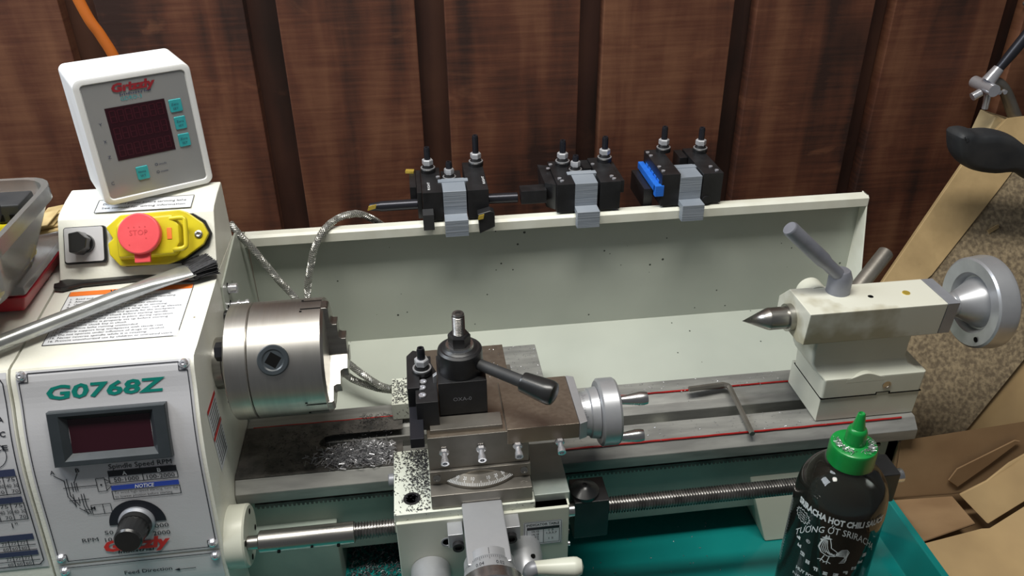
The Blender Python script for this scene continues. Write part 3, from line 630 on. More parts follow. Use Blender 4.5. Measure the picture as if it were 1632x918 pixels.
# ================================================================== CARRIAGE
CA = thing('lathe_carriage', 'lathe saddle and apron carrying the brown steel cross slide, dials and handwheels', 'lathe carriage', (.03, -.02, -.1046))
mb = MB(); mb.prism([(-.0410, -.1160), (.0760, -.1160), (.0760, .0720), (-.0430, .0720), (-.0430, .0295), (-.0050, .0295), (-.0050, -.0385), (-.0410, -.0385)], 'z', -.1040, -.0850, .0008)
sd = obj('saddle', mb, 'chippy', CA)
obj('saddle_wing', MB().box(.0760, .1065, -.1090, -.0450, -.1040, -.0850, .0008), mat('milled_saddle_top', (0.46, 0.51, 0.47), 0.4, 0.3, col2=(0.36, 0.41, 0.38), scale=40), CA)
obj('saddle_rear_plate', MB().box(.030, .1090, .0300, .1055, -.0980, -.0800, .0008), 'way', CA)
obj('way_wiper', MB().cyl((-.0470, -.0560, -.1020), (-.0412, -.0560, -.1020), .0058, ch=.0008), 'greycast', CA)
mb = MB(); mb.lathe([(0, .0072), (.0006, .0072), (.0006, .0052), (-.002, .0045), (-.002, 0)], (-.0260, -.0990, -.0850), (0, 0, 1), 28); obj('cap_screw', mb, 'black', CA)
mb = MB(); mb.prism([(-.0402, -.0925), (-.0402, -.2050), (.1045, -.2050), (.1045, -.0925)], 'y', -.1188, -.0500, .0012); mb.prism([(-.0412, -.1044), (-.0412, -.0925), (.1050, -.0925), (.1050, -.1044)], 'y', -.1160, -.0500, .0)
ap = obj('apron', mb, 'paint', CA)
# bolt boss clamps under the bracket
obj('gib_clamp', MB().box(.0015, .0140, -.1330, -.1150, -.1110, -.0960, .0006), 'satin', CA)
obj('gib_clamp', MB().box(.0490, .0610, -.1330, -.1150, -.1090, -.0940, .0006), 'satin', CA)
for x, z in ((.0095, -.1045), (.0530, -.1010)):
    obj('socket_screw', MB().lathe([(0, .0048), (.0040, .0048), (.0040, .0030), (.002, .0028), (.002, 0)], (x, -.1330, z - .003), (0, -1, 0), 24), 'black', CA)
obj('casting_hole', MB().lathe([(0, .0050), (.0006, .0050), (.0006, .0038), (-.0004, .0032), (-.0004, 0)], (.0005, -.1188, -.1185), (0, -1, 0), 24), 'greycast', CA)
# indicator table label
def apf(off): return lambda x, z: (x, -.1188 - off, z - .0068)
mb = MB(); put_rect(mb, apf(.0003), .0655, -.1265, .0985, -.0985); il = obj('indicator_label', mb, 'label', CA)
mb = MB(); f_ = apf(.0006)
for a in ((.0663, -.1258, .0977, -.1258), (.0663, -.0992, .0977, -.0992), (.0663, -.1258, .0663, -.0992), (.0977, -.1258, .0977, -.0992), (.0683, -.1240, .0962, -.1240), (.0683, -.1240, .0683, -.1080), (.0962, -.1240, .0962, -.108), (.0825, -.1240, .0825, -.108)): put_line(mb, f_, *a, .0004)
put_rect(mb, f_, .0683, -.1080, .0962, -.1050); put_text(mb, 'INDICATOR TABLE', f_, .0680, -.1034, .0280, .0026, 0, .02)
for t, x, z, w in (('13,15', .0725, -.1110, .006), ('14,18', .0725, -.1145, .006), ('11 22', .0705, -.1175, .008), ('12 20', .0705, -.1205, .008), ('1 3', .0870, -.1105, .004), ('1,3,5,7', .0850, -.1140, .009), ('1 5', .0870, -.1205, .004)): put_text(mb, t, f_, x, z, w, .0022, 0, .01)
obj('label_print', mb, 'ink', il)

# cross slide + compound
cs = obj('cross_slide', MB().box(-.0098, .0738, -.1140, .0500, -.0845, -.0700, .0007), 'irondark', CA)
obj('swivel_base', MB().box(-.0096, .0742, -.1010, .0400, -.0698, -.0560, .0006), 'irondark', CA)
def arcp(R_, z, k, n=24, h=.80):
    a = -PI / 2 - h + 2 * h * k / n; return (.0318 + R_ * math.cos(a), -.0670 + R_ * math.sin(a), z)
mb = MB(); b = mb.b; rows = []
for k in range(25):
    p1 = arcp(.0355, -.0610, k); p2 = arcp(.0365, -.0605, k); p3 = arcp(.0440, -.0670, k); p4 = arcp(.0440, -.0693, k); q = (p1[0], -.0990, -.0610); q2 = (p4[0], -.0990, -.0693)
    rows.append([b.verts.new(p) for p in (q, p1, p2, p3, p4, q2)])
for a, c in zip(rows, rows[1:]):
    for i in range(6): j = (i + 1) % 6; b.faces.new((a[i], a[j], c[j], c[i]))
b.faces.new(rows[0]); b.faces.new(rows[-1]); bmesh.ops.recalc_face_normals(b, faces=b.faces[:])
dg = obj('degree_scale', mb, 'irondark', CA)
def cone(a, t, o=.00015):
    R_ = .0365 + .0075 * t; an = -PI / 2 + a; return (.0318 + (R_ + o) * math.cos(an), -.0670 + (R_ + o) * math.sin(an), -.0605 - .0065 * t + o)
mb = MB()
for k in range(-22, 23):
    put_line(mb, cone, k * .033, .98, k * .033, .72 if k % 5 else .55, .009)
for k, t in enumerate(('40', '30', '20', '10', '0', '10', '20', '30', '40')):
    if t != '0': put_text(mb, t, lambda u, v: cone(u, 1 - v), (k - 4) * .165 - .035, .50, .07, .28)
obj('degree_ticks', mb, 'inkwhite', dg)
for x, z in ((-.0040, -.0625), (.0685, -.0625)):
    obj('clamp_screw', MB().lathe([(0, .0032), (.0010, .0032), (.0010, .0021), (.0002, .0019), (.0002, 0)], (x, -.1012, z), (0, -1, .2), 20), 'steel', CA)
mb = MB(); mb.prism([(-.0095, -.0985), (.0730, -.0985), (.0730, -.0360), (.0655, -.0360), (.0655, .0250), (-.0095, .0250)], 'z', -.0555, -.0220, .0006); cp = obj('compound_slide', mb, 'irondark', CA)
obj('slide_top', MB().prism([(-.0093, -.0980), (.0545, -.0980), (.0545, -.0340), (.0654, -.0340), (.0654, .0248), (-.0093, .0248)], 'z', -.0222, -.0214, .0002, 1), 'ironbrown', cp)
obj('slide_lug', MB().box(-.0065, .0520, -.0950, -.0785, -.0216, -.0170, .0004), 'irondark', cp)
obj('raised_slide', MB().box(.0552, .1145, -.1000, -.0350, -.0345, -.0190, .0006), 'ironbrown', CA)
obj('slide_end_cap', MB().hexa([(.1146, -.1010, -.0360), (.1215, -.0985, -.0360), (.1215, -.0370, -.0360), (.1146, -.0345, -.0360), (.1146, -.1010, -.0188), (.1215, -.0985, -.0188), (.1215, -.0370, -.0188), (.1146, -.0345, -.0188)], .0008), 'satin', CA)
for x in (.0035, .0335, .0635, .0985):
    sc = obj('gib_screw', MB().hexn((x, -.0986, -.0365), (x, -.1018, -.0372), .0040).cyl((x, -.1018, -.0372), (x, -.1090, -.0390), .0024, n=18), 'chrome', CA)
    obj('screw_tip', MB().lathe([(0, .0030), (.0042, .0034), (.0042, .0019), (.0030, .0015), (.0030, 0)], (x, -.1065, -.0384), (0, -1, -.26), 18), 'chrome', sc)
# compound handwheel
WX, WY, WZ = 0, -.0650, -.0385
cw = obj('compound_handwheel', MB().lathe([(.1370, .0190), (.1375, .0272), (.1390, .0292), (.1520, .0292), (.1540, .0278), (.1545, .0200), (.150, .017), (.150, .0075), (.1570, .0070), (.1570, 0)], (0, WY, WZ), (1, 0, 0), 64), 'satin', CA)
obj('graduated_dial', MB().lathe([(.1216, .0185), (.1290, .0195), (.1300, .0215), (.1368, .0225), (.1372, .0180)], (0, WY, WZ), (1, 0, 0), 64), 'satin', cw)
mb = MB()
for k in range(60):
    a = 2 * PI * k / 60; r_ = .0193; q = .004 if k % 5 == 0 else .0022
    p = lambda x, t: (x, WY - math.cos(t) * (r_ + (x - .1216) * .13), WZ + math.sin(t) * (r_ + (x - .1216) * .13))
    mb.quad(p(.1225, a), p(.1225 + q, a), p(.1225 + q, a + .012), p(.1225, a + .012))
obj('dial_marks', mb, 'ink', cw)
for a in (1.05, -1.10):
    hy, hz = WY - math.cos(a) * .0235, WZ + math.sin(a) * .0235
    obj('handle', MB().lathe([(.1545, .0036), (.1600, .0042), (.1700, .0058), (.1740, .0058), (.1770, .0052), (.1775, 0)], (0, hy, hz), (1, 0, 0), 28), 'steelbright', cw)
# cross feed bracket and dial
obj('feed_bracket', MB().hexa([(.0145, -.1790, -.1080), (.0480, -.1790, -.1080), (.0470, -.1141, -.1080), (.0155, -.1141, -.1080), (.0145, -.1790, -.0800), (.0488, -.1790, -.0800), (.0480, -.1141, -.0800), (.0145, -.1141, -.0800)], .0015), 'satin', CA)
CX, CZ = .0315, -.0950
cd = obj('cross_feed_dial', MB().lathe([(-.1660 + .0, .018), (-.1665, .0195), (-.1745, .0195), (-.1752, .0185), (-.1756, .0200), (-.1860, .0208), (-.1865, .0190)][::1], (CX, 0, CZ), (0, 1, 0), 64), 'satin', CA)
def cyf(r0, k=.07): return lambda a, y: (CX + math.sin(a) * (r0 + (-.1756 - y) * k), y, CZ + math.cos(a) * (r0 + (-.1756 - y) * k))
mb = MB(); fq = cyf(.0203)
for k in range(-22, 23): put_line(mb, fq, k * .075, -.1760, k * .075, -.1795 if k % 5 == 0 else -.1780, .012)
put_line(mb, cyf(.0197, 0), 0.0, -.1680, 0.0, -.1740, .018)
put_text(mb, '0.04', fq, -.55, -.1845, .32, .0033); put_text(mb, '0.02', fq, .22, -.1845, .32, .0033)
obj('dial_marks', mb, 'ink', cd)
obj('cross_feed_wheel', MB().lathe([(-.1868, .018), (-.1872, .0245), (-.1890, .0262), (-.1990, .0270), (-.2005, .0255), (-.2010, 0)], (CX, 0, CZ - .002), (0, 1, 0), 64), 'steelbright', cd)
# apron handwheel (left)
HX, HZ = -.0150, -.1500
hw = obj('carriage_dial', MB().lathe([(-.1190, .017), (-.1560, .0175), (-.1600, .0190), (-.1640, .0195), (-.1645, .0180), (-.1650, .0195), (-.1705, .0200), (-.1710, .018)], (HX, 0, HZ), (0, 1, 0), 64), 'satin', CA)
mb = MB(); g2 = lambda a, y: (HX + math.sin(a) * .0203, y, HZ + math.cos(a) * .0203)
for k in range(-24, 25): put_line(mb, g2, k * .06, -.1652, k * .06, -.1675, .010)
put_text(mb, 'LO', lambda a, y: (HX + math.sin(a) * .0198, y, HZ + math.cos(a) * .0198), -.35, -.1630, .28, .0030)
obj('dial_marks', mb, 'ink', hw)
obj('carriage_handwheel', MB().lathe([(-.1712, .018), (-.1716, .0275), (-.1735, .0290), (-.1840, .0290), (-.1850, .0270), (-.1852, 0)], (HX - .002, 0, HZ - .004), (0, 1, 0), 64), 'steelbright', hw)
# half-nut lever
hn = obj('half_nut_hub', MB().lathe([(-.1190, .0150), (-.1310, .0150), (-.1420, .0135), (-.1520, .0105), (-.1560, .0070), (-.1565, 0)], (.0650, 0, -.1350), (0, 1, 0), 40), 'satin', CA)
obj('half_nut_handle', MB().lathe([(.0, .0055), (.010, .0062), (.026, .0076), (.0330, .0080), (.0360, .0078), (.0395, .0058), (.0412, 0)], (.0680, -.1560, -.1180), (1, -.12, .02), 36), 'paint', hn, label='grey-white plastic lever grip')
obj('half_nut_arm', MB().tube(spline([(.0650, -.1480, -.1340), (.0650, -.1560, -.1280), (.0660, -.1570, -.1190), (.0700, -.1565, -.1180)], 5), .0060, 16), 'greycast', hn)
obj('hub_hole', MB().cyl((.0700, -.1400, -.1225), (.0706, -.1412, -.1212), .0018), 'socket', hn)
# thread dial block
td = obj('thread_dial', MB().box(.1130, .1440, -.1000, -.0700, -.1520, -.1085, .001), 'black', CA)
obj('dial_cone', MB().lathe([(0, .0125), (.0035, .0128), (.0080, .0060), (.0092, .0035), (.0092, .002), (.0080, .0018), (.0080, 0)], (.1240, -.0880, -.1084), (0, 0, 1), 36), 'blackplastic', td)
obj('dial_spindle', MB().cyl((.1042, -.0980, -.1180), (.1129, -.0980, -.1180), .0055), 'steelbright', td)
obj('side_screw', MB().cyl((.1040, -.1100, -.1300), (.1065, -.1100, -.1300), .0026), 'black', CA)
obj('side_screw', MB().cyl((.1040, -.1150, -.1400), (.1065, -.1150, -.1400), .0022), 'chrome', CA)

# ================================================================== TOOL POST and holders
TP = thing('tool_post', 'black quick-change tool post with round top on the cross slide', 'tool post', (.0218, -.057, -.0214))
obj('post_block', MB().box(.0025, .0418, -.0775, -.0375, -.0213, .0155, .0006), 'black', TP)
obj('cam_head', MB().lathe([(.0156, .0185), (.0330, .0185), (.0350, .0180), (.0365, .0162), (.0362, .0145), (.0372, .0130), (.0380, .0122), (.0380, 0)], (.0222, -.0580, 0), (0, 0, 1), 56), 'black', TP)
obj('steel_washer', MB().lathe([(.0380, .0118), (.0400, .0112), (.0402, .0085), (.0402, 0)], (.0222, -.0580, 0), (0, 0, 1), 40), 'steelbright', TP)
obj('hex_nut', MB().hexn((.0222, -.058, .0402), (.0222, -.058, .0500), .0092, .4), 'black', TP)
mb = MB(); z = .0500; pr = [(z, .0052)]
while z < .0665: pr += [(z + .0004, .0052), (z + .0010, .0044)]; z += .0014
pr += [(.0680, .0050), (.0690, .0043), (.0690, .0022), (.067, .0018), (.067, 0)]
obj('threaded_stud', MB().lathe(pr, (.0222, -.058, 0), (0, 0, 1), 28), 'thread', TP)
h0 = Vector((.0340, -.0660, .0250)); h1 = Vector((.0925, -.1080, .0185)); hd_ = (h1 - h0).normalized(); hm = h0 + hd_ * .040
hl = obj('post_handle', MB().cyl(h0, h0 + hd_ * .050, .0046, .0053, n=24), 'rubber', TP)
obj('handle_grip', MB().lathe([(.0, .0055), (.0005, .0080), (.002, .0084), (.0200, .0098), (.0250, .0100), (.0280, .0090), (.0292, .0065), (.0295, 0)], h0 + hd_ * .0430, hd_, 40), 'blackplastic', hl)
obj('post_stamp', None or (lambda m_: (put_text(m_, 'OXA-0', lambda x, z: (x, -.0777, z), .0140, -.0030, .015, .0036, 0, .0), m_)[1])(MB()), 'greycast', TP)

def holder_nut(parent, x, y, z, stud=.1000, r=.0062):
    c = obj('height_collar', MB().lathe([(z, r + .0018), (z + .0040, r + .0020), (z + .0050, r + .0012), (z + .0055, r), (z + .0085, r - .001)], (x, y, 0), (0, 0, 1), 32), 'black', parent)
    obj('washer_ring', MB().lathe([(z + .0048, r + .0016), (z + .0054, r + .0016), (z + .0054, r), (z + .0048, r)], (x, y, 0), (0, 0, 1), 32, False), 'satin', c)
    obj('lock_nut', MB().hexn((x, y, z + .0085), (x, y, z + .0145), r - .0002, .3), 'nutsteel', parent)
    s = obj('height_stud', MB().lathe([(z, .0034), (stud - .002, .0034), (stud - .0012, .0030), (stud, .0029), (stud, .0016), (stud - .003, .0014), (stud - .003, 0)], (x, y, 0), (0, 0, 1), 24), 'blackblue', parent)
def set_screws(parent, pts, z, rs=.0022):
    for x, y in pts:
        obj('set_screw', MB().lathe([(z, rs), (z + .0010, rs), (z + .0010, rs * .6), (z + .0001, rs * .55), (z + .0001, 0)], (x, y, 0), (0, 0, 1), 16), 'chrome', parent)

# holder on the post
PH = thing('tool_holder', 'black tool holder with lock nut clamped to the left of the tool post', 'tool holder', (-.009, -.06, -.0214))
obj('holder_block', MB().prism([(-.0160, -.0890), (.0018, -.0890), (.0018, -.0480), (-.0020, -.0350), (-.0020, -.0250), (-.0140, -.0250), (-.0200, -.0320), (-.0200, -.0620), (-.0160, -.0640)], 'z', -.0210, .0070, .0006), 'black', PH)
obj('holder_side', MB().prism([(-.0225, -.0720), (-.0120, -.0720), (-.0120, -.0200), (-.0170, -.0180), (-.0225, -.0260)], 'z', -.0180, .0095, .0008), 'black', PH)
obj('cam_wedge', MB().hexa([(-.0012, -.0640, .0060), (.0022, -.0640, .0060), (.0022, -.0600, .0060), (-.0012, -.0600, .0060), (-.0012, -.0640, .0130), (.0022, -.0635, .0150), (.0022, -.0600, .0155), (-.0012, -.0600, .0130)], .0004), 'satin', PH)
holder_nut(PH, -.0095, -.0500, .0082, .0330)
set_screws(PH, [(-.0095, -.0620), (-.0105, -.0700), (-.0105, -.0800)], .0072, .0030)
tb = obj('turning_tool', MB().box(-.0222, -.0112, -.1120, -.0150, -.0190, -.0095, .0006), 'blackblue', PH)
obj('carbide_insert', MB().prism([(-.0222, -.0150), (-.0172, -.0195), (-.0190, -.0130)], 'z', -.0094, -.0060), 'gold', PH, label='yellow insert tip')

# printed clips and spare holders on the guard lip
def clip(x0, label):
    t = thing('holder_clip', label, 'tool clip', (x0 + .0118, .172, GZ), 'printed clips on the splash guard')
    pr = [(.1545, .0290), (.1545, .0475), (.1700, .0475), (.1700, .0735), (.2050, .0735), (.2050, .0330), (.1825, .0330), (.1825, .0415), (.1640, .0415), (.1640, .0290)]
    obj('clip_body', MB().prism(pr, 'x', x0, x0 + .0240, .0003, 1), 'greyprint', t)
    obj('dovetail_plate', MB().box(x0 - .0040, x0 + .0280, .1940, .2020, .0500, .0745, .0008), 'greyprint', t)
    return t
clip(.0228, 'grey layered plastic clip between the two leftmost holders on the splash guard lip')
clip(.1612, 'grey layered plastic clip at the middle of the splash guard lip')
clip(.2745, 'grey layered plastic clip beside the blue strip on the splash guard lip')

def make_holder(x0, w, z1, y1, label, shape='plain'):
    t = thing('tool_holder', label, 'tool holder', (x0 + w / 2, .205, .040), 'spare tool holders on the splash guard')
    pr = [(x0, .1700), (x0 + w, .1700), (x0 + w, y1), (x0, y1)]
    obj('holder_block', MB().prism(pr, 'z', .0415, z1, .0006), 'black', t)
    return t
# group 1
H = make_holder(.0015, .0205, .0735, .2380, 'leftmost spare tool holder on the guard with boring bar pointing left')
holder_nut(H, .0098, .2270, .0735, .1015)
set_screws(H, [(.0195, .2100)], .0735)
obj('clamp_plate', MB().box(-.0040, .0013, .1800, .2420, .0400, .0700, .0008), 'black', H)
obj('square_tool', MB().box(.0005, .0118, .1540, .1695, .0385, .0560, .0005), 'rubber', H)
bb = obj('boring_bar', MB().lathe([(0, .0035), (.0010, .0040), (.010, .0050), (.012, .0055), (.0500, .0055)], (-.0540, .1850, .0550), (1, 0, 0), 24), 'blackblue', H)
obj('carbide_insert', MB().prism([(-.0560, .0540), (-.0475, .0560), (-.0465, .0600), (-.0545, .0585)], 'y', .1780, .1800), 'gold', bb, label='yellow insert tip')
tt = obj('turning_tool', MB().box(-.0110, -.0042, .1950, .2450, .0480, .0700, .0005), 'black', H)
obj('carbide_insert', MB().prism([(-.0150, .2340), (-.0060, .2320), (-.0050, .2390), (-.0140, .2410)], 'z', .0702, .0725), 'gold', tt, label='yellow insert tip')
obj('stamp', (lambda m_: (put_text(m_, 'RIGHT', lambda u, v: (.0090 - v, .1770 + u, .0737), 0, -.001, .020, .0025), m_)[1])(MB()), 'inkwhite', H)
H = make_holder(.0480, .0220, .0735, .2480, 'spare tool holder right of the leftmost clip with gold insert facing front')
holder_nut(H, .0628, .2380, .0735, .1080)
obj('stamp', (lambda m_: (put_text(m_, 'RIGHT', lambda u, v: (.0670 - v, .1850 + u, .0737), 0, -.001, .020, .0025), m_)[1])(MB()), 'inkwhite', H)
tt = obj('turning_tool', MB().prism([(.0585, .0290), (.0570, .0510), (.0700, .0545), (.0745, .0520), (.0745, .0360)], 'y', .1580, .1695, .0005, 1), 'black', H)
obj('carbide_insert', MB().prism([(.0568, .0455), (.0578, .0500), (.0635, .0515), (.0625, .0465)], 'y', .1565, .1578), 'gold', tt, label='yellow insert tip')
obj('boring_bar', MB().cyl((.0705, .1850, .0560), (.1020, .1850, .0555), .0055, ch=.0005), 'blackblue', H)
H = thing('tool_holder', 'small tool holder behind the leftmost clip showing only its nut', 'tool holder', (.0320, .2250, .040), 'spare tool holders on the splash guard')
obj('holder_block', MB().box(.0235, .0450, .2060, .2450, .0380, .0660, .0006), 'black', H); holder_nut(H, .0320, .2160, .0660, .0880, .0056)
# group 2
H = make_holder(.1420, .0190, .0735, .2360, 'spare holder left of the middle clip with square black bar pointing left')
holder_nut(H, .1570, .2240, .0735, .1020)
set_screws(H, [(.1485, .1790), (.1470, .1860), (.1440, .2260), (.1395, .2150)], .0735)
obj('clamp_plate', MB().hexa([(.1330, .1860, .0420), (.1418, .1760, .0420), (.1418, .2300, .0420), (.1330, .2380, .0420), (.1310, .1860, .0700), (.1418, .1760, .0715), (.1418, .2300, .0715), (.1310, .2380, .0700)], .0006), 'black', H)
obj('square_bar', MB().box(.1050, .1325, .1780, .1950, .0500, .0650, .0008), 'black', H)
H = make_holder(.1880, .0220, .0735, .2400, 'spare holder right of the middle clip with stepped front')
for z in (.0480, .0520): pass
holder_nut(H, .2050, .2280, .0735, .1020); set_screws(H, [(.2040, .1770), (.2030, .1840), (.1900, .2200)], .0735)
obj('side_step', MB().box(.2100, .2150, .1750, .2300, .0580, .0720, .0006), 'black', H)
obj('rear_block', MB().box(.1790, .1880, .2150, .2400, .0500, .0715, .0006), 'black', H)
H = thing('tool_holder', 'small tool holder behind the middle clip showing only its nut', 'tool holder', (.171, .2250, .040), 'spare tool holders on the splash guard')
obj('holder_block', MB().box(.1625, .1788, .2060, .2450, .0380, .0660, .0006), 'black', H); holder_nut(H, .1700, .2160, .0660, .0870, .0056)
# group 3
H = make_holder(.2545, .0200, .0775, .2440, 'spare holder with bright blue plastic strip on its left')
holder_nut(H, .2760 - .0015, .2370, .0775, .1065); set_screws(H, [(.2580, .1800), (.2570, .1920), (.2570, .2250), (.2560, .2350)], .0775)
obj('blade_holder', MB().box(.2400, .2500, .1850, .2400, .0330, .0560, .0006), 'black', H)
mb = MB(); n_b = 6
mb.box(.2475, .2540, .1720, .2420, .0570, .0650, .0008)
for k in range(5): mb.box(.2540 - .0003, .2554, .180 + k * .011, .188 + k * .011, .0600, .0672, .0005)
mb.box(.2475, .2572, .1690, .1760, .0530, .0655, .0008)
obj('blade_cover', mb, 'blue', H, label='bright blue plastic cover')
H = make_holder(.2995, .0220, .0760, .2460, 'rightmost spare tool holder on the guard with rounded front')
holder_nut(H, .3160, .2330, .0760, .1045); set_screws(H, [(.3160, .1770), (.3130, .1880)], .0760)
obj('rear_block', MB().box(.2900, .2990, .2230, .2480, .0500, .0740, .0006), 'black', H)
obj('front_boss', MB().cyl((.3050, .1705, .0460), (.3050, .1680, .0460), .0045), 'black', H)

# ================================================================== TAILSTOCK
TS = thing('tailstock', 'cream tailstock with pointed dead centre clamped at right end of bed', 'tailstock', (.41, 0, -.105))
mb = MB(); mb.prism([(-.0300, -.0115), (-.0330, .0232), (.0125, .0232), (.0300, .0060), (.0300, -.0115), (.018, -.016), (-.018, -.016)], 'x', .3345, .4650, .0012)
obj('tailstock_body', mb, 'paint_stained', TS)
obj('end_plate', MB().prism([(-.0298, -.0112), (-.0328, .0230), (.0123, .0230), (.0298, .0058), (.0298, -.0112)], 'x', .4652, .4765, .0006), 'greycast', TS)
# neck flaring into the upper base, as stacked sections
secs = [(-.0130, .3500, .4450, .0250), (-.0260, .3500, .4450, .0235), (-.0400, .3520, .4460, .0225), (-.0480, .3560, .4500, .0235), (-.0525, .3610, .4580, .0270), (-.0545, .3630, .4660, .0300), (-.0560, .3632, .4662, .0303), (-.0760, .3640, .4655, .0298)]
mb = MB(); prev = None
for z, xa, xb, hy in secs:
    ring = []
    for cx_, cy_, sx_, sy_ in ((xb, -hy, 1, -1), (xb, hy, 1, 1), (xa, hy, -1, 1), (xa, -hy, -1, -1)):
        r_ = .003; aa = {(1, -1): -PI / 2, (1, 1): 0, (-1, 1): PI / 2, (-1, -1): PI}[(sx_, sy_)]
        for k in range(4): t = aa + PI / 2 * k / 3; ring.append(mb.b.verts.new((cx_ - sx_ * r_ + r_ * math.cos(t), cy_ - sy_ * r_ + r_ * math.sin(t), z)))
    if prev:
        for i in range(16): j = (i + 1) % 16; mb.b.faces.new((prev[i], prev[j], ring[j], ring[i]))
    else: mb.b.faces.new(ring)
    prev = ring
mb.b.faces.new(prev[::-1]); bmesh.ops.recalc_face_normals(mb.b, faces=mb.b.faces[:])
ub = obj('upper_base', mb, 'paint', TS, ang=40)
bmp = [(.3860 + .0380 * k / 16, -.0552 + .0050 * (math.sin(PI * k / 16) ** 2)) for k in range(17)]
obj('casting_ridge', MB().prism(bmp + [(.4240, -.0600), (.3860, -.0600)], 'y', -.0303, -.0200, .0004, 1), 'paint', ub)
obj('base_hole', MB().lathe([(0, .0042), (.0005, .0042), (.0003, .0030), (-.0004, .0028), (-.0004, 0)], (.4280, -.0302, -.0660), (0, -1, 0), 24), 'steel', TS)
obj('lower_base', MB().hexa([(.3640, -.0290, -.1043), (.4640, -.0290, -.1043), (.4640, .0350, -.1043), (.3640, .0350, -.1043), (.3640, -.0292, -.0768), (.4650, -.0292, -.0768), (.4650, .0350, -.0768), (.3640, .0350, -.0768)], .0008).box(.4200, .4340, -.0294, .0300, -.0770, -.0745), 'paint', TS)
obj('seam_line', MB().box(.3638, .4200, -.0301, .0300, -.0772, -.0764).box(.4190, .4200, -.0301, -.02, -.0772, -.0740).box(.4200, .4330, -.0301, -.02, -.0748, -.0740).box(.4325, .4335, -.0301, -.02, -.0772, -.0740).box(.4335, .4657, -.0301, .0300, -.0772, -.0764), 'socket', TS)
qs = obj('quill', MB().lathe([(-.005, .0110), (-.009, .0125), (-.0095, .0130), (-.0150, .0130), (-.0152, .0118)][::-1], (.3440, 0, 0), (1, 0, 0), 48), 'steel', TS)
obj('dead_centre', MB().lathe([(.2870, 0), (.3110, .0102), (.3125, .0106), (.3330, .0106), (.3350, .0092), (.338, .0092)], (0, 0, 0), (1, 0, 0), 48), 'steel', TS)
hwh = obj('tailstock_handwheel', MB().lathe([(.4960, .0100), (.4975, .0120), (.5200, .0245), (.5200, .0262), (.5155, .0272), (.5130, .0295), (.5120, .0415), (.5135, .0435), (.5270, .0450), (.5310, .0446), (.5330, .0430), (.5330, .020), (.5360, .015), (.5360, 0)], (0, 0, 0), (1, 0, 0), 80), 'satin', TS)
obj('feed_screw_sleeve', MB().lathe([(.4765, .0125), (.4880, .0125), (.4890, .0105), (.4920, .0105), (.4930, .0112), (.4965, .0112)], (0, 0, 0), (1, 0, 0), 40), 'satin', hwh)
obj('wheel_hole', MB().cyl((.5121, -.0230, -.0270), (.5117, -.0230, -.0270), .0026), 'socket', hwh)
lk = obj('lock_lever', MB().lathe([(.0232, .0108), (.0380, .0108), (.0450, .0080), (.0460, .0070), (.0460, 0)], (.3765, .0020, 0), (0, 0, 1), 40), 'lever', TS)
l0 = Vector((.3720, .0, .0430)); l1 = Vector((.3170, 0.0, .0940)); ld = (l1 - l0).normalized(); LL = (l1 - l0).length
obj('lever_arm', MB().lathe([(0, .0060), (.018, .0060), (.024, .0072), (LL - .002, .0072), (LL, .0062), (LL, 0)], l0, ld, 32), 'lever', lk)
obj('oil_cup', MB().lathe([(.0232, .0036), (.0240, .0034), (.0240, .002), (.0236, 0)], (.4370, -.0100, 0), (0, 0, 1), 20), 'gold', TS)
obj('lock_screw', MB().lathe([(.0232, .0026), (.0236, .0020), (.0233, 0)], (.4020, -.0110, 0), (0, 0, 1), 16), 'socket', TS)
obj('rear_lever', MB().cyl((.4080, .0310, -.0060), (.4590, .0660, .0240), .0078, ch=.0008), 'irondark', TS)
obj('rear_boss', MB().cyl((.3620, .0100, .0120), (.3620, .0280, .0120), .0125), 'paint', TS)

# ================================================================== DIGITAL READOUT
DO = thing('digital_readout', 'white digital readout with dark red display on top of the control box', 'display', (-.235, .14, .115))
ya = math.radians(27.3); du = Vector((math.cos(ya), math.sin(ya), 0)); dn2 = Vector((math.sin(ya), -math.cos(ya), 0)); DA = Vector((-.2742, .0857, .1150))
def dp(u, v, h): return tuple(DA + du * u + Vector((0, 0, v)) + dn2 * h)
def rrect(x0, x1, z0, z1, r, k=5):
    out = []
    for cx_, cz_, a0 in ((x1 - r, z0 + r, -PI / 2), (x1 - r, z1 - r, 0), (x0 + r, z1 - r, PI / 2), (x0 + r, z0 + r, PI)):
        for i in range(k + 1): t = a0 + PI / 2 * i / k; out.append((cx_ + r * math.cos(t), cz_ + r * math.sin(t)))
    return out
mb = MB(); loops = []
for ins, h, r in ((.0, -.062, .006), (0.0, -.0025, .007), (.0006, -.0008, .0068), (.0022, 0, .006), (.0050, 0, .004), (.0058, -.0012, .0035)):
    loops.append([mb.b.verts.new(dp(x, z, h)) for x, z in rrect(ins, .0950 - ins, ins, .1120 - ins, r)])
fs = [mb.b.faces.new(loops[0][::-1]), mb.b.faces.new(loops[-1])]
for a, c in zip(loops, loops[1:]):
    n = len(a)
    for i in range(n): j = (i + 1) % n; fs.append(mb.b.faces.new((a[i], a[j], c[j], c[i])))
bmesh.ops.recalc_face_normals(mb.b, faces=fs)
obj('case', mb, 'dro', DO, ang=40)
dq = lambda h: (lambda u, v: dp(u, v, h))
mb = MB(); put_poly(mb, dq(-.0009), rrect(.0060, .0890, .0062, .1060, .003)); fpn = obj('face_panel', mb, 'drofilm', DO)
mb = MB(); put_rect(mb, dq(-.0006), .0197, .0386, .0682, .0848); scn = obj('display_window', mb, 'screen', DO)
mb = MB()
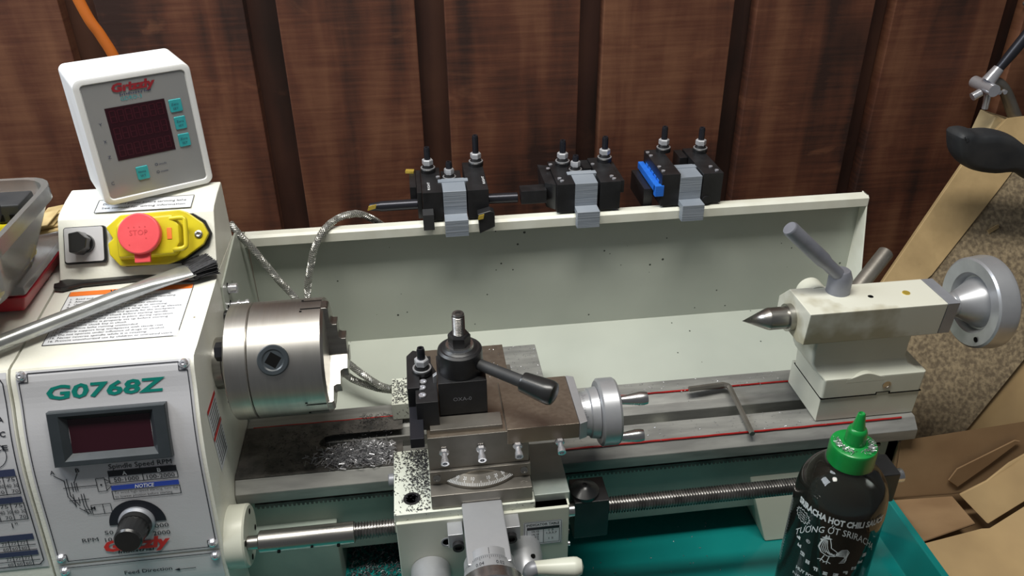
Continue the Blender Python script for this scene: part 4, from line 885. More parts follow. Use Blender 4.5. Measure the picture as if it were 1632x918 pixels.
for row in range(3):
    for k in range(7):
        x0 = .0225 + k * .0064; y0 = .0420 + row * .0150
        for seg in ((0, 0, .0045, 0), (0, .005, .0045, .005), (0, .010, .0045, .010), (0, 0, 0, .010), (.0045, 0, .0045, .010)):
            put_line(mb, dq(-.0004), x0 + seg[0], y0 + seg[1], x0 + seg[2] + .00001, y0 + seg[3], .0009)
obj('segments', mb, 'seg', scn)
for (x0, x1, z0, z1) in ((.0710, .0817, .0714, .0826), (.0722, .0820, .0556, .0670), (.0722, .0821, .0395, .0512), (.0315, .0417, .0177, .0298)):
    mb = MB(); lo_ = [mb.b.verts.new(dp(x, z, -.0009)) for x, z in rrect(x0, x1, z0, z1, .001, 2)]; up_ = [mb.b.verts.new(dp(x, z, -.0001)) for x, z in rrect(x0 + .0003, x1 - .0003, z0 + .0003, z1 - .0003, .001, 2)]
    mb.b.faces.new(up_)
    for i in range(len(lo_)): j = (i + 1) % len(lo_); mb.b.faces.new((lo_[i], lo_[j], up_[j], up_[i]))
    bb_ = obj('button', mb, 'teal', DO)
    mb = MB(); zc = (z0 + z1) / 2; put_text(mb, 'Zero' if x0 > .06 else 'Home', dq(.0002), x0 + .0016, zc + .0006, .0062, .0020); put_text(mb, 'SET', dq(.0002), x0 + .0026, zc - .0032, .0045, .0018); obj('button_print', mb, 'navy', bb_)
mb = MB(); put_text(mb, 'Grizzly', dq(-.0003), .0282, .0972, .0350, .0066, .2, .05); obj('red_lettering', mb, 'inkdarkred', fpn)
mb = MB(); put_text(mb, 'Industrial', dq(-.0004), .0340, .0936, .0250, .0018, .2, .02)
put_text(mb, 'C', dq(-.0006), .0095, .0185, .0025, .0030); 
for z, t in ((.0710, 'Y'), (.0560, 'X'), (.0420, 'Z')): put_text(mb, t, dq(-.0006), .0125, z, .0025, .0026)
for z, t in ((.0275, 'inch'), (.0205, 'mm')): put_ring(mb, dq(-.0006), .0492, z + .001, .0013, .0004, n=12); put_text(mb, t, dq(-.0006), .0515, z, .0062, .0018)
obj('face_print', mb, 'navy', fpn)
mb = MB(); put_text(mb, 'GDRO-3', dq(-.0006), .0340, .0890, .0170, .0032, 0, .0); obj('teal_lettering', mb, 'teal', fpn)
obj('mount_foot', MB().hexa([dp(.02, -.0012, -.050), dp(.08, -.0012, -.050), dp(.08, -.0012, -.012), dp(.02, -.0012, -.012), dp(.02, .001, -.050), dp(.08, .001, -.050), dp(.08, .001, -.012), dp(.02, .001, -.012)]), 'rubber', DO)

# ================================================================== CONTROL PANEL ITEMS
pu = Vector((0, .031, .047)).normalized(); pn = Vector((0, -.047, .031)).normalized(); PA = Vector((0, .058, .0595))
def cp_(x, s_, h): return PA + Vector((x, 0, 0)) + pu * s_ + pn * h
def slabm(mb, poly, h0, h1, bev=.0006, ins=0.0, c=None):
    A_ = [mb.b.verts.new(cp_(x, s_, h0)) for x, s_ in poly]
    if ins:
        cx_ = sum(p[0] for p in poly) / len(poly); cs_ = sum(p[1] for p in poly) / len(poly)
        poly = [(cx_ + (x - cx_) * (1 - ins), cs_ + (s_ - cs_) * (1 - ins)) for x, s_ in poly]
    B_ = [mb.b.verts.new(cp_(x, s_, h1)) for x, s_ in poly]; n = len(A_)
    fs = [mb.b.faces.new(A_[::-1]), mb.b.faces.new(B_)] + [mb.b.faces.new((A_[i], A_[(i + 1) % n], B_[(i + 1) % n], B_[i])) for i in range(n)]
    bmesh.ops.recalc_face_normals(mb.b, faces=fs); mb._bev(fs, bev); return mb
RS = thing('rotary_switch', 'black rotary selector on a square silver plate beside the yellow stop switch', 'switch', tuple(cp_(-.2955, .030, 0)))
obj('switch_surround', slabm(MB(), rrect(-.3128, -.2770, .0142, .0470, .0025, 3), .0004, .0036, .0006), 'blackplastic', RS)
obj('switch_plate', slabm(MB(), rrect(-.3118, -.2792, .0158, .0462, .002, 3), .0036, .0043, .0002), 'plate', RS)
obj('switch_base', slabm(MB(), [(-.2945 + .0085 * math.cos(a), .0315 + .0085 * math.sin(a)) for a in [2 * PI * k / 24 for k in range(24)]], .0042, .0085, .0006), 'blackplastic', RS)
obj('switch_knob', slabm(MB(), [(-.3030, .0225), (-.2960, .0215), (-.2885, .0260), (-.2870, .0350), (-.2940, .0415), (-.3030, .0400)], .0042, .0190, .0010, .06), 'blackplastic', RS)
ES = thing('emergency_stop', 'yellow emergency stop switch with round red paddle button', 'switch', tuple(cp_(-.233, .030, 0)))
obj('switch_backing', slabm(MB(), [(-.272, .018), (-.262, .009), (-.215, .009), (-.190, .024), (-.1868, .034), (-.192, .046), (-.202, .053), (-.262, .053), (-.272, .046)], .0004, .0030, .0008), 'blackplastic', ES)
mb = MB(); slabm(mb, [(-.2735, .020), (-.2650, .0095), (-.2250, .0085), (-.2100, .0130), (-.1935, .0240), (-.1885, .0330), (-.1930, .0430), (-.2060, .0535), (-.2120, .0560), (-.2630, .0545), (-.2720, .0470), (-.2755, .0440), (-.2700, .0340), (-.2745, .0300)], .0028, .0080, .0015)
slabm(mb, [(-.2650, .0140), (-.2150, .0150), (-.2090, .0250), (-.2090, .0420), (-.2150, .0520), (-.2600, .0505), (-.2660, .0440)], .0070, .0175, .0025, .08)
yb = obj('yellow_housing', mb, 'yellow', ES)
mb = MB(); pts = [cp_(-.2180, .0470, .0160), cp_(-.2085, .0470, .0190), cp_(-.2060, .0460, .0190), cp_(-.2050, .0430, .0190), cp_(-.2050, .0240, .0190), cp_(-.2065, .0210, .0190), cp_(-.2090, .0200, .0185), cp_(-.2180, .0200, .0150)]
obj('hasp_loop', mb.tube(spline(pts, 4), .0021, 12), 'yellow', yb)
obj('red_indicator', slabm(MB(), [(-.2210, .0290), (-.2170, .0290), (-.2170, .0390), (-.2210, .0390)], .0170, .0182, .0003), 'inkorange', yb)
obj('mount_screw', MB().lathe([(0, .0036), (.0012, .0034), (.0016, .0020), (.0008, 0)], cp_(-.1970, .0330, .0080), pn, 20), 'steel', yb)
rbn = obj('stop_button', slabm(MB(), [(-.2420 + .0178 * math.cos(a), .0345 + .0178 * math.sin(a)) for a in [2 * PI * k / 56 for k in range(56)]], .0190, .0260, .0014), 'redbtn', ES, ang=50)
obj('button_stem', slabm(MB(), [(-.2420 + .012 * math.cos(a), .0345 + .012 * math.sin(a)) for a in [2 * PI * k / 28 for k in range(28)]], .0160, .0190, 0), 'redbtn', ES)
obj('button_tab', slabm(MB(), [(-.2480, .0100), (-.2350, .0100), (-.2350, .0200), (-.2480, .0200)], .0180, .0215, .0006), 'redbtn', ES)
mb = MB(); f_ = lambda x, s_: cp_(x, s_, .0262)
for x, s_ in [(-.2500 + k * .0045, .0400) for k in range(4)] + [(-.2360, .0350), (-.2360, .0300), (-.2500, .0250)]: put_ring(mb, f_, x, s_, .0006, .0006, n=8)
put_text(mb, 'STOP', f_, -.2495, .0330, .0150, .0045)
obj('button_marks', mb, mat('faint_red_print', (0.55, 0.045, 0.05), 0.5), rbn)

# brush on top of the headstock
BR = thing('chip_brush', 'acid brush with tubular tin handle and black bristles on the headstock', 'brush', (-.26, .01, .0525))
b0 = Vector((-.3450, -.0450, .0590)); b1 = Vector((-.2360, .0330, .0640)); b2 = Vector((-.2060, .0520, .0655)); 
dd = (b1 - b0).normalized()
N_ = 14; pts = [b0.lerp(b1, k / 10) for k in range(11)] + [b1.lerp(b2, k / 4) for k in range(1, 5)]
mb = MB(); rings = []; n = 24
u_ = dd.cross(Vector((0, 0, 1))).normalized(); w_ = Vector((0, 0, 1))
for k, p in enumerate(pts):
    f = 0 if k <= 8 else (k - 8) / 6
    ru = .0062 + f * .0062; rw = .0062 - f * .0026
    rings.append([mb.b.verts.new(p + u_ * math.cos(2 * PI * i / n) * ru + w_ * math.sin(2 * PI * i / n) * rw) for i in range(n)])
for a, c in zip(rings, rings[1:]):
    for i in range(n): j = (i + 1) % n; mb.b.faces.new((a[i], a[j], c[j], c[i]))
mb.b.faces.new(rings[0]); mb.b.faces.new(rings[-1]); bmesh.ops.recalc_face_normals(mb.b, faces=mb.b.faces[:])
obj('brush_handle', mb, 'ferrule', BR)
mb = MB(); rng = random.Random(5); e2 = (b2 - b1).normalized()
for k in range(1100):
    a, c = rng.uniform(-1, 1), rng.uniform(-1, 1)
    p0 = b2 - e2 * .002 + u_ * a * .0118 + w_ * c * .0036
    p1 = p0 + e2 * rng.uniform(.0195, .0220) + u_ * (a * .0022 + rng.uniform(-.0012, .0012)) + w_ * (c * .002 + rng.uniform(-.001, .002))
    mb.tube([p0, (p0 + p1) / 2 + Vector((0, 0, .0004)), p1], .00035, 3, False)
obj('bristles', mb, 'bristle', BR, kind='stuff')

# open-ended wrench
WR = MB()
WR.prism([(-.3220, .0530), (-.3200, .0460), (-.3130, .0440), (-.3060, .0470), (-.2980, .0500), (-.2500, .0530), (-.2200, .0500), (-.2130, .0460), (-.2060, .0450), (-.1990, .0480), (-.1980, .0530), (-.2050, .0545), (-.2060, .0500), (-.2120, .0525), (-.2180, .0550), (-.2500, .0585), (-.2980, .0570), (-.3060, .0585), (-.3130, .0600), (-.3190, .0580), (-.3180, .0545)], 'z', .0572, .0612, .0009)
obj_w = tag(obj('open_end_wrench', WR, 'blackplastic'), 'black steel wrench lying beneath the tin-handled brush', 'wrench')

# ================================================================== BINS AT LEFT
def bin_shell(x0, x1, y0, y1, z0, z1, taper, th, r):
    mb = MB(); loops = []
    def lp_(ins, z, rr): return [mb.b.verts.new((x, y, z)) for x, y in rrect(x0 + ins, x1 - ins, y0 + ins, y1 - ins, rr, 5)]
    L_ = [lp_(taper, z0, r), lp_(.003, z1 - .012, r), lp_(0.0, z1 - .012, r), lp_(0, z1, r), lp_(.003 + th, z1, r), lp_(.003 + th, z1 - .012, r), lp_(taper + th, z0 + th, r)]
    mb.b.faces.new(L_[0]); mb.b.faces.new(L_[-1])
    for a, c in zip(L_, L_[1:]):
        n = len(a)
        for i in range(n): j = (i + 1) % n; mb.b.faces.new((a[i], a[j], c[j], c[i]))
    bmesh.ops.recalc_face_normals(mb.b, faces=mb.b.faces[:]); return mb
RB = thing('red_bin', 'red plastic bin with cloudy rim under the clear container', 'bin', (-.40, .06, .0568))
obj('bin_body', MB().hexa([(-.460, .0150, .0570), (-.3330, .0150, .0570), (-.3330, .1250, .0570), (-.460, .1250, .0570), (-.460, .0080, .0760), (-.3225, .0040, .0760), (-.3225, .1280, .0760), (-.460, .1280, .0760)], .003), 'redbin', RB)
obj('bin_rim', MB().hexa([(-.460, .0070, .0762), (-.3236, .0070, .0762), (-.3236, .1290, .0762), (-.460, .1290, .0762), (-.460, .0040, .0860), (-.3215, .0040, .0860), (-.3215, .1310, .0860), (-.460, .1310, .0860)], .002), 'clearbin', RB)
CB = thing('clear_container', 'cloudy clear plastic tub holding yellow tools at the left edge', 'container', (-.40, .05, .0862))
obj('tub', bin_shell(-.475, -.3050, -.0600, .0830, .0865, .1480, .022, .0014, .024), 'clearbin', CB)
YT = thing('yellow_tool_case', 'yellow tool case with black grip lying in the clear tub', 'tool case', (-.40, .03, .089))
obj('case_body', MB().box(-.448, -.3260, -.0300, .0560, .0900, .1300, .004), 'yellow', YT)
obj('black_grip', MB().box(-.450, -.3170, .0300, .0600, .1302, .1460, .002), 'rubber', YT)
for k in range(4): obj('grip_notch', MB().box(-.3260 - k * .0090, -.3220 - k * .0090, .0290, .0305, .1325, .1380), 'socket', YT)
tag(obj('hooked_rod', MB().tube(spline([(-.3300, .0220, .1500), (-.3310, .0200, .1420), (-.3340, .0120, .1350), (-.3460, .0040, .1342), (-.3900, -.0020, .1342)], 6), .0036, 14), 'rubber'), 'black hooked rod lying on the yellow tool case', 'rod')
mb = MB(); rng = random.Random(11)
for k in range(6):
    x, y, z = -.3345 + rng.uniform(-.006, .006), .1100 + rng.uniform(-.02, .02), .087 + k * .002
    mb.hexa([(x - .012, y - .015, z), (x + .010, y - .012, z + .002), (x + .012, y + .016, z + .004), (x - .012, y + .014, z + .001), (x - .012, y - .015, z + .001), (x + .010, y - .012, z + .003), (x + .012, y + .016, z + .005), (x - .012, y + .014, z + .002)])
tag(obj('crumpled_paper', mb, 'amber'), 'crumpled tan paper sticking out beside the red bin', 'paper')

# ================================================================== CABLES, CORD, KEY
def cable(label, pts):
    t = thing('braided_cable', label, 'cable', pts[0]); P_ = spline(pts, 14)
    obj('core', MB().tube(P_, .0029, 12), 'hose', t)
    fr_ = []; u = None; L_ = 0
    for i, p in enumerate(P_):
        d = (P_[min(i + 1, len(P_) - 1)] - P_[max(i - 1, 0)]).normalized()
        if u is None: u = frame(d)[0]
        u = (u - d * u.dot(d)).normalized(); fr_.append((p, u.copy(), d.cross(u), L_))
        if i + 1 < len(P_): L_ += (P_[i + 1] - p).length
    def at_(l):
        for a, c in zip(fr_, fr_[1:]):
            if c[3] >= l: k = (l - a[3]) / max(c[3] - a[3], 1e-9); return a[0].lerp(c[0], k), a[1].lerp(c[1], k).normalized(), a[2].lerp(c[2], k).normalized()
        return fr_[-1][0], fr_[-1][1], fr_[-1][2]
    n = int(L_ / .0012); F = [at_(L_ * i / n) for i in range(n + 1)]; mb = MB()
    for sgn in (1, -1):
        for k in range(7):
            path = []
            for i, (p, a, c) in enumerate(F):
                th = 2 * PI * k / 7 + sgn * (L_ * i / n) / .0150 * 2 * PI; rr_ = .0032 + .0003 * math.sin(th * 3.5) * sgn
                path.append(p + (a * math.cos(th) + c * math.sin(th)) * rr_)
            mb.tube(path, .00055, 4, False)
    obj('wire_braid', mb, 'braid', t, kind='stuff')
cable('braided steel cable running from the headstock corner to the saddle', [(-.1900, .1560, .0600), (-.1840, .1500, .0530), (-.1720, .1480, .0350), (-.1540, .1450, .0030), (-.1345, .1400, -.0270), (-.1150, .1250, -.0650), (-.0850, .1000, -.0840), (-.0600, .0850, -.0990), (-.0440, .0760, -.1010)])
cable('braided steel cable looping over the splash guard lip', [(-.0400, .2050, .0200), (-.0530, .1950, .0360), (-.0680, .1880, .0470), (-.0900, .1760, .0470), (-.1070, .1600, .0350), (-.1180, .1560, .0080), (-.1260, .1500, -.0300), (-.1200, .1250, -.0700), (-.0900, .1050, -.1010), (-.0620, .0880, -.1060), (-.0440, .0800, -.1060)])
tag(obj('orange_cord', MB().tube(spline([(-.345, .235, .46), (-.318, .222, .35), (-.2960, .215, .2600), (-.2860, .215, .2330), (-.2780, .215, .2070), (-.270, .215, .15)], 8), .0050, 14), 'cord'), 'orange power cord hanging behind the white readout', 'cord')
tag(obj('hex_key', MB().tube([(.2560, .0300, -.0985), (.2930, .0330, -.0990), (.2975, .0310, -.0995), (.2985, .0280, -.0995), (.2950, -.0420, -.1010)], .0028, 6), 'irondark', ang=20), 'L-shaped steel hex key lying across the two bed ways', 'hex key')

# ================================================================== BOTTLE
BXC, BYC = .3320, -.1400
BT = thing('squeeze_bottle', 'clear chili sauce squeeze bottle of dark oil with green cap in the tray', 'bottle', (BXC, BYC, -.2352))
RB_ = .0368
bp = [(-.2350, .030), (-.2340, .0345), (-.2300, .0366), (-.1100, RB_), (-.0950, RB_), (-.0840, .0362), (-.0740, .0345), (-.0660, .0310), (-.0590, .0255), (-.0550, .0205), (-.0520, .0180), (-.0470, .0170)]
bs = spline([(t, r, 0) for t, r in bp], 4); bp2 = [(p.x, p.y) for p in bs]
obj('bottle_body', MB().lathe(bp2, (BXC, BYC, 0), (0, 0, 1), 72), 'clearbottle', BT)
op = [(t, max(r - .0016, .001)) for t, r in bp2 if -.2335 < t < -.0880]
obj('oil_fill', MB().lathe(op, (BXC, BYC, 0), (0, 0, 1), 60), 'oil', BT)
mb = MB(); n = 90; prev = None
for t, r, rib in ((-.0500, .0180, 0), (-.0495, .0186, 1), (-.0345, .0186, 1), (-.0325, .0178, 0), (-.0315, .0160, 0), (-.0305, .0100, 0), (-.0300, .0085, 0), (-.0190, .0078, 0), (-.0165, .0068, 0), (-.0155, .0054, 0), (-.0090, .0040, 0), (-.0020, .0030, 0), (-.0010, .0022, 0), (-.0030, .0010, 0)):
    ring = [mb.b.verts.new((BXC + math.cos(2 * PI * i / n) * r * (1 - (.02 if rib and i % 2 else 0)), BYC + math.sin(2 * PI * i / n) * r * (1 - (.02 if rib and i % 2 else 0)), t)) for i in range(n)]
    if prev:
        for i in range(n): j = (i + 1) % n; mb.b.faces.new((prev[i], prev[j], ring[j], ring[i]))
    else: mb.b.faces.new(ring[::-1])
    prev = ring
mb.b.faces.new(prev); bmesh.ops.recalc_face_normals(mb.b, faces=mb.b.faces[:]); obj('green_cap', mb, 'greencap', BT, ang=40)
mb = MB(); rng = random.Random(21)
for k in range(240):
    a = rng.choice([rng.gauss(3.4, .45), rng.gauss(5.6, .4)]); r = rng.uniform(.0110, .0165)
    x, y, z = BXC + r * math.cos(a), BYC + r * math.sin(a), -.0312 + rng.uniform(0, .0018)
    dx, dy, dz = [rng.uniform(-.0013, .0013) for _ in range(3)]
    mb.tube([(x - dx, y - dy, z), (x, y, z + .0006), (x + dx, y + dy, z + abs(dz))], .0002, 3, False)
obj('chips_on_cap', mb, 'swarf', BT, kind='stuff')
# print on the bottle: u = arc length about the vertical, v = height
ca = math.atan2(-.605 + .14, 0 - BXC)      # direction that faces the camera side
ca = math.radians(-126)
def bf(u, v, r=RB_ + .0003): return (BXC + r * math.cos(ca + u / RB_), BYC + r * math.sin(ca + u / RB_), v)
mb = MB()
def arc_text(t, x0, v, w, h, sag=0.0, c=0.0, **k):
    put_text(mb, t, lambda u, z: bf(u, z - sag * ((u - c) / .03) ** 2), x0, v, w, h, **k)
arc_text('SRIRACHA HOT CHILI SAUCE', -.0325, -.0885, .0760, .0062, bold=.045)
arc_text('T\u01af\u01a0NG \u1edaT SRIRACHA', -.0290, -.0985, .0700, .0070, .0180, .007, bold=.005)
put_ring(mb, bf, -.0150, -.1190, .0019, .0004, n=14); put_text(mb, 'R', bf, -.0159, -.1200, .0018, .0020)
def poly(pts, ox=.0015, oz=-.1215, s_=.00076):
    put_poly(mb, bf, [(ox + x * s_, oz + y * s_) for x, y in pts])
def line(pts, w=.0005, ox=.0015, oz=-.1215, s_=.00076):
    for p, q in zip(pts, pts[1:]): put_line(mb, bf, ox + p[0] * s_, oz + p[1] * s_, ox + q[0] * s_, oz + q[1] * s_, w * .9)
poly([(-9, 20), (-6, 22), (-1, 23), (2, 22), (-2, 20), (-5, 19)])
poly([(-5, 26), (-3, 23), (-6, 22)]); poly([(-2, 27), (-1, 23), (-3, 23)]); poly([(-10, 17), (-8, 13), (-6, 17), (-7, 19)])
for k in range(5): line([(-6 + k * .9, 19 - k * .2), (-8 + k * 1.6, 12), (-9 + k * 2.2, 6), (-6 + k * 2.3, 0)], .0006)
line([(-6, 19), (-9, 12), (-10, 5), (-6, -1), (1, -4), (8, -2), (12, 2)], .0009); line([(0, 21), (2, 14), (3, 9), (8, 6), (12, 2)], .0008)
for k in range(7): line([(9, 2 - k * .5), (14 + k * .6, 9 - k * 1.6), (19 + k * .3, 10 - k * 2.4), (22 - k * .4, 6 - k * 2.6), (20 - k, 1 - k * 2)], .0006)
for k in range(4): line([(-2 + k * 2, 3 - k * .4), (3 + k * 1.5, -1), (8, 1 - k)], .0006)
line([(-2, -4), (-4, -11), (-8, -13)], .0008); line([(-4, -11), (0, -14)], .0008); line([(3, -4), (2, -12), (-2, -15)], .0008); line([(2, -12), (6, -14)], .0008); line([(-4, -11), (-5, -15)], .0007); line([(2, -12), (2, -16)], .0007)
rng = random.Random(9)
for k in range(11):
    a = math.radians(190 + 16 * k); x = .004 + .0290 * math.cos(a); z = -.1180 + .0270 * math.sin(a)
    for _ in range(8):
        ox, oz = rng.uniform(-.0018, .0018), rng.uniform(-.0018, .0018)
        if rng.random() < .5: put_rect(mb, bf, x - .0018, z + oz, x + .0018, z + oz + .0007)
        else: put_rect(mb, bf, x + ox, z - .0018, x + ox + .0007, z + .0018)
put_text(mb, 'HUY FONG FOODS, INC.', bf, -.020, -.1560, .046, .0036, bold=.03); put_text(mb, 'NET WT. 28 OZ', bf, -.022, -.1640, .044, .003)
# side panel of small text
for k in range(22): put_text(mb, 'ingredients chili sugar salt garlic'[k % 6: k % 6 + 20], bf, -.0570, -.100 - k * .0034, .0140, .0017)
# left sunburst
st = [(-.0255 + (.0080 if k % 2 else .0062) * 1.05 * math.cos(2 * PI * k / 28), -.0985 + (.0068 if k % 2 else .0052) * math.sin(2 * PI * k / 28)) for k in range(28)]
for p, q in zip(st, st[1:] + st[:1]): put_line(mb, bf, *p, *q, .0005)
for k in range(3): put_text(mb, 'CHILI', bf, -.0300, -.0970 - k * .0026, .009, .0016)
obj('bottle_print', mb, 'bottleprint', BT, smooth=False)

# ================================================================== RIGHT SIDE: BOARDS, CARDBOARD, TOOLS
def lean(x, s_, h=0.0):
    u = Vector((0, .76, 1)).normalized(); n = Vector((0, -1, .76)).normalized()
    return Vector((x, .02, -.24)) + u * s_ + n * h
def lean_panel(poly, h0, h1, bev=.0006):
    mb = MB(); A_ = [mb.b.verts.new(lean(x, s_, h0)) for x, s_ in poly]; B_ = [mb.b.verts.new(lean(x, s_, h1)) for x, s_ in poly]; n = len(poly)
    fs = [mb.b.faces.new(A_[::-1]), mb.b.faces.new(B_)] + [mb.b.faces.new((A_[i], A_[(i + 1) % n], B_[(i + 1) % n], B_[i])) for i in range(n)]
    bmesh.ops.recalc_face_normals(mb.b, faces=fs); mb._bev(fs, bev, 1); return mb
LB = thing('leaning_board', 'large worn board with pale left edge leaning on the brown wall at right', 'board', (.6, .05, -.235))
obj('pale_strip', lean_panel([(.4700, .1500), (.5800, .2236 - .0015), (.6820, .3200), (.7700, .4080), (.7040, .4040), (.6390, .3518), (.5220, .2220), (.4500, .1400)], .0, .0072), 'plywood', LB)
obj('rough_face', lean_panel([(.4690, .1490), (.5790, .2220), (.6810, .3190), (.7695, .4070), (.9500, .4100), (.9500, .3300), (.6830, .1200), (.5970, .0439), (.5450, .0060), (.4690, .0060)], -.002, .0050), 'particle', LB)
TB = thing('tan_board', 'smooth tan fibreboard sheet behind the cardboard box at lower right', 'board', (.8, .06, -.235))
obj('sheet', lean_panel([(.5300, .006), (1.05, .006), (1.05, .34), (.76, .1700)], -.0100, -.0030), 'cardlight', TB)
tag(obj('pine_offcut', MB().hexa([(.6860, .2650, .0500), (.7900, .2500, .0300), (.7900, .2850, .0300), (.6860, .2950, .0500), (.6930, .2650, .0860), (.7900, .2500, .0560), (.7900, .2850, .0560), (.6930, .2950, .0860)], .0015), 'pine'), 'pale pine offcut end behind the black rubber grip', 'wood')
mb = MB()
for s_, w_ in ((0, .010),): mb.hexa([lean(.6570, .2700, .0052), lean(.6700, .2760, .0052), lean(.6720, .2720, .0052), lean(.6590, .2660, .0052), lean(.6570, .2700, .0062), lean(.6700, .2760, .0100), lean(.6720, .2720, .0062), lean(.6590, .2660, .0062)])
obj('torn_splinter', mb, 'plywood', LB)

# cardboard box: panels of corrugated sheet
CBX = thing('cardboard_box', 'torn brown cardboard box with folded flaps beside the tray', 'cardboard box', (.55, -.05, -.24))
def sheet(name, pts, m, th=.003, bump_=0.0):
    P_ = [Vector(p) for p in pts]; nrm = (P_[1] - P_[0]).cross(P_[2] - P_[0]).normalized()
    if nrm.z < 0 : nrm = -nrm
    mb = MB(); A_ = [mb.b.verts.new(p - nrm * th) for p in P_]; B_ = [mb.b.verts.new(p) for p in P_]; n = len(P_)
    fs = [mb.b.faces.new(A_[::-1]), mb.b.faces.new(B_)] + [mb.b.faces.new((A_[i], A_[(i + 1) % n], B_[(i + 1) % n], B_[i])) for i in range(n)]
    bmesh.ops.recalc_face_normals(mb.b, faces=fs); mb._bev(fs, .0008, 1)
    return obj(name, mb, m, CBX)
sheet('back_panel', [(.4527, -.0399, -.1300), (.5910, -.0300, -.1300), (.7200, -.0200, -.1300), (.7400, -.0500, -.1900), (.5200, -.0490, -.2000), (.4570, -.0460, -.2000)], 'cardboard')
sheet('inner_flap', [(.4570, -.0480, -.2025), (.5200, -.0510, -.2025), (.5240, -.0860, -.2060), (.4580, -.1000, -.2080)], 'cardboard')
sheet('side_panel', [(.4527, -.0399, -.1310), (.4570, -.0465, -.2010), (.4580, -.1000, -.2390), (.4580, -.0200, -.2390)], 'cardboard')
sheet('torn_strip', [(.5115, -.0485, -.1830), (.5190, -.0462, -.1700), (.5800, -.0385, -.1460), (.5870, -.0388, -.1480), (.5560, -.0440, -.1720), (.5240, -.0495, -.1930)], 'cardboard', .0015)
sheet('folded_flap', [(.5240, -.0550, -.1975), (.5500, -.0540, -.1830), (.5720, -.0500, -.1650), (.5960, -.0440, -.1580), (.7600, -.0380, -.1500), (.7600, -.0650, -.1750), (.5860, -.0740, -.1930), (.5310, -.0930, -.2010)], 'cardlight')
sheet('front_flap', [(.4600, -.1010, -.2080), (.5250, -.0930, -.2060), (.5320, -.0945, -.2045), (.5860, -.0755, -.1965), (.7600, -.0670, -.1790), (.7600, -.3300, -.2050), (.4760, -.3300, -.2250), (.4660, -.1700, -.2180)], 'cardlight')
obj('box_core', MB().box(.4720, .7000, -.3000, .0000, -.2390, -.2330, .001), 'cardboard', CBX)

# rubber-handled tool
RH = thing('rubber_grip_tool', 'black rubber grip poking in from the right over the leaning board', 'hand tool', (.60, .16, .085))
gp_ = [(.5641, .1085), (.5681, .1140), (.5795, .1146), (.5892, .1112), (.6092, .1108), (.6296, .1055), (.644, .0969), (.6604, .0873), (.6765, .0830), (.7050, .0770), (.7050, .0470), (.6873, .0495), (.6729, .0498), (.663, .0527), (.6508, .0602), (.6384, .0639), (.62, .0636), (.5966, .068), (.5811, .0762), (.57, .0898)]
gq = [(p.x, p.y) for p in spline([(x, z, 0) for x, z in gp_] + [(gp_[0][0], gp_[0][1], 0)], 3)[:-1]]
mb = MB(); gc = (.615, .086); loops = []
for t in range(9):
    a = -PI / 2 + PI * t / 8; k = math.cos(a) ** .5 if math.cos(a) > 0 else 0; ins = .0095 * (1 - k); ring = []
    for q, (x, z) in enumerate(gq):
        x0, z0 = gq[q - 1]; x1, z1 = gq[(q + 1) % len(gq)]; d = Vector((x1 - x0, z1 - z0)).normalized(); ring.append(mb.b.verts.new((x + d.y * ins, .160 + .0165 * math.sin(a), z - d.x * ins)))
    loops.append(ring)
for a, c in zip(loops, loops[1:]):
    for q in range(len(a)): r = (q + 1) % len(a); mb.b.faces.new((a[q], a[r], c[r], c[q]))
mb.b.faces.new(loops[0]); mb.b.faces.new(loops[-1]); bmesh.ops.triangulate(mb.b, faces=[f for f in mb.b.faces if len(f.verts) > 4]); bmesh.ops.recalc_face_normals(mb.b, faces=mb.b.faces[:])
obj('rubber_grip', mb, 'rubber', RH, ang=80)
obj('tool_shaft', MB().cyl((.700, .160, .060), (.90, .2985, .135), .007), 'irondark', RH)
# steel clamp against the wall
CL = thing('lever_clamp', 'chrome jointed clamp with dark lever hanging on the wall at upper right', 'clamp', (.67, .285, .13))
obj('lever', MB().tube([(.7150, .2650, .2050), (.6900, .2650, .1620), (.6790, .2650, .1440)], 0, 14, True, [.0068, .0062, .0050]), 'blackblue', CL)
obj('joint', MB().cyl((.6790, .2650, .1450), (.6700, .2650, .1300), .0062, .0080, n=20).cyl((.6700, .2500, .1230), (.6700, .2880, .1230), .0072, n=20), 'chrome', CL)
obj('screw_pad', MB().cyl((.6530, .2620, .1130), (.6620, .2620, .1180), .0048, n=18).cyl((.6720, .2620, .1180), (.6735, .2620, .0980), .0042, .0036, n=16), 'chrome', CL)
obj('frame_arm', MB().tube(spline([(.6700, .2680, .1280), (.6850, .2680, .1270), (.6980, .2680, .1160), (.7130, .2680, .0950), (.7300, .2680, .0700)], 6), 0, 12, True, [.0055 + .0006 * (i / 6) for i in range(25)]), 'irondark', CL)
obj('rivet', MB().cyl((.6790, .2560, .1200), (.6790, .2520, .1200), .0026, n=14), 'chrome', CL)
obj('rivet', MB().cyl((.6860, .2560, .1200), (.6860, .2520, .1200), .0026, n=14), 'chrome', CL)
obj('wall_hook', MB().cyl((.7150, .2650, .2050), (.7150, .3000, .2100), .003, n=10), 'irondark', CL)

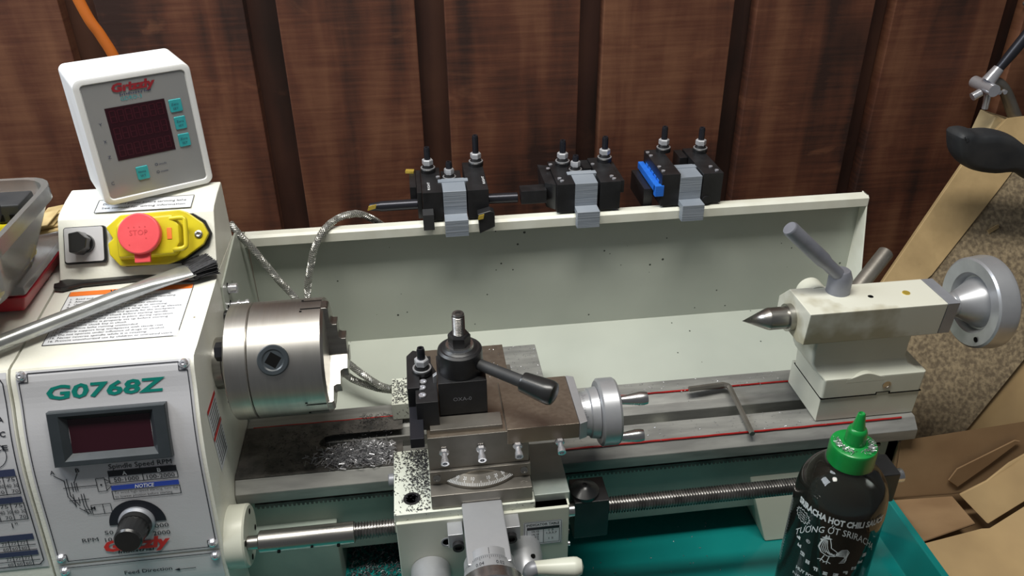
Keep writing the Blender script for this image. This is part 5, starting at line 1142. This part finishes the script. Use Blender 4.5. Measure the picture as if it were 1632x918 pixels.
# ================================================================== SWARF
def chips(name, label, m, seed, n, sampler, size=(.0006, .0018), r=.00018, curl=.5):
    rng = random.Random(seed); mb = MB()
    for _ in range(n):
        p = Vector(sampler(rng)); L_ = rng.uniform(*size); a = rng.uniform(0, 2 * PI); d = Vector((math.cos(a), math.sin(a), rng.uniform(-.1, .6))) * L_
        s_ = Vector((-d.y, d.x, 0)) * curl * rng.uniform(-1, 1)
        mb.tube([p, p + d * .5 + s_ + Vector((0, 0, L_ * .2)), p + d], r, 3, False)
    return tag(obj(name, mb, m), label, 'metal chips', kind='stuff')
def pile(rng):
    while True:
        x = rng.gauss(-.0680, .0200); y = rng.gauss(-.0170, .0075)
        if -.125 < x < -.0435 and -.0335 < y < .0005: break
    k = max(0, 1 - abs(x + .065) / .035) * max(0, 1 - abs(y + .015) / .016)
    return x, y, -.1042 + rng.random() * .012 * k
chips('swarf_pile', 'pile of curly silver swarf on the bed left of the saddle', 'swarf', 1, 1300, pile, (.0022, .0075), .00030, 1.0)
chips('swarf_pile', 'dark fine chips scattered on the bed below the chuck', 'swarfdark', 2, 500, lambda r: (r.uniform(-.16, -.045), r.uniform(-.033, .030), -.1043), (.001, .003))
chips('swarf', 'silver chips on the front bed way right of the carriage', 'swarf', 3, 110, lambda r: (r.uniform(.11, .44), r.uniform(-.036, -.010), -.1048), (.0008, .0022))
chips('swarf', 'silver chips along the rear bed way by the hex key', 'swarf', 4, 90, lambda r: (r.uniform(.15, .36), r.uniform(.034, .055), -.1048), (.0008, .0022))
chips('swarf', 'dark chips sprinkled on the cream saddle left of the slides', 'swarfdark', 5, 900, lambda r: (max(-.0400, -.0110 - abs(r.gauss(0, .0130))), max(-.112, -.040 - abs(r.gauss(0, .034))), -.0849), (.0008, .0024), .00030)
chips('swarf', 'dark chips on the saddle corner under the cable ends', 'swarfdark', 15, 260, lambda r: (r.uniform(-.0425, -.0230), r.uniform(.031, .070), -.0849), (.0008, .0024), .00030)
chips('swarf', 'bright chips on the grey plate behind the tool post', 'swarf', 6, 90, lambda r: (r.uniform(.066, .107), r.uniform(.035, .104), -.0799), (.0008, .002))
chips('swarf', 'bright chips on the brown slide behind the tool post', 'swarf', 7, 30, lambda r: (r.uniform(.046, .064), r.uniform(-.03, .024), -.0213), (.0006, .0015))
chips('swarf', 'silver and dark chips heaped in the tray below the lead screw', 'swarf', 8, 800, lambda r: (r.uniform(-.095, -.045), r.uniform(-.150, -.0), -.2350 + r.random() * .003), (.0015, .005), .00022)
chips('swarf', 'dark chips heaped in the tray left of the apron', 'swarfdark', 9, 1500, lambda r: (r.uniform(-.098, -.043), r.uniform(-.150, .0), -.2350 + r.random() * .002), (.0015, .005), .0004)
chips('swarf', 'stray bright flecks on the teal tray floor', 'swarf', 10, 130, lambda r: (r.uniform(.06, .43), r.uniform(-.2, -.02), -.2350), (.0006, .002), .0003)
chips('swarf', 'dark curl of chips by the rear way under the chuck', 'swarfdark', 12, 90, lambda r: (r.uniform(-.075, -.045), r.uniform(.028, .042), -.1043), (.001, .004))
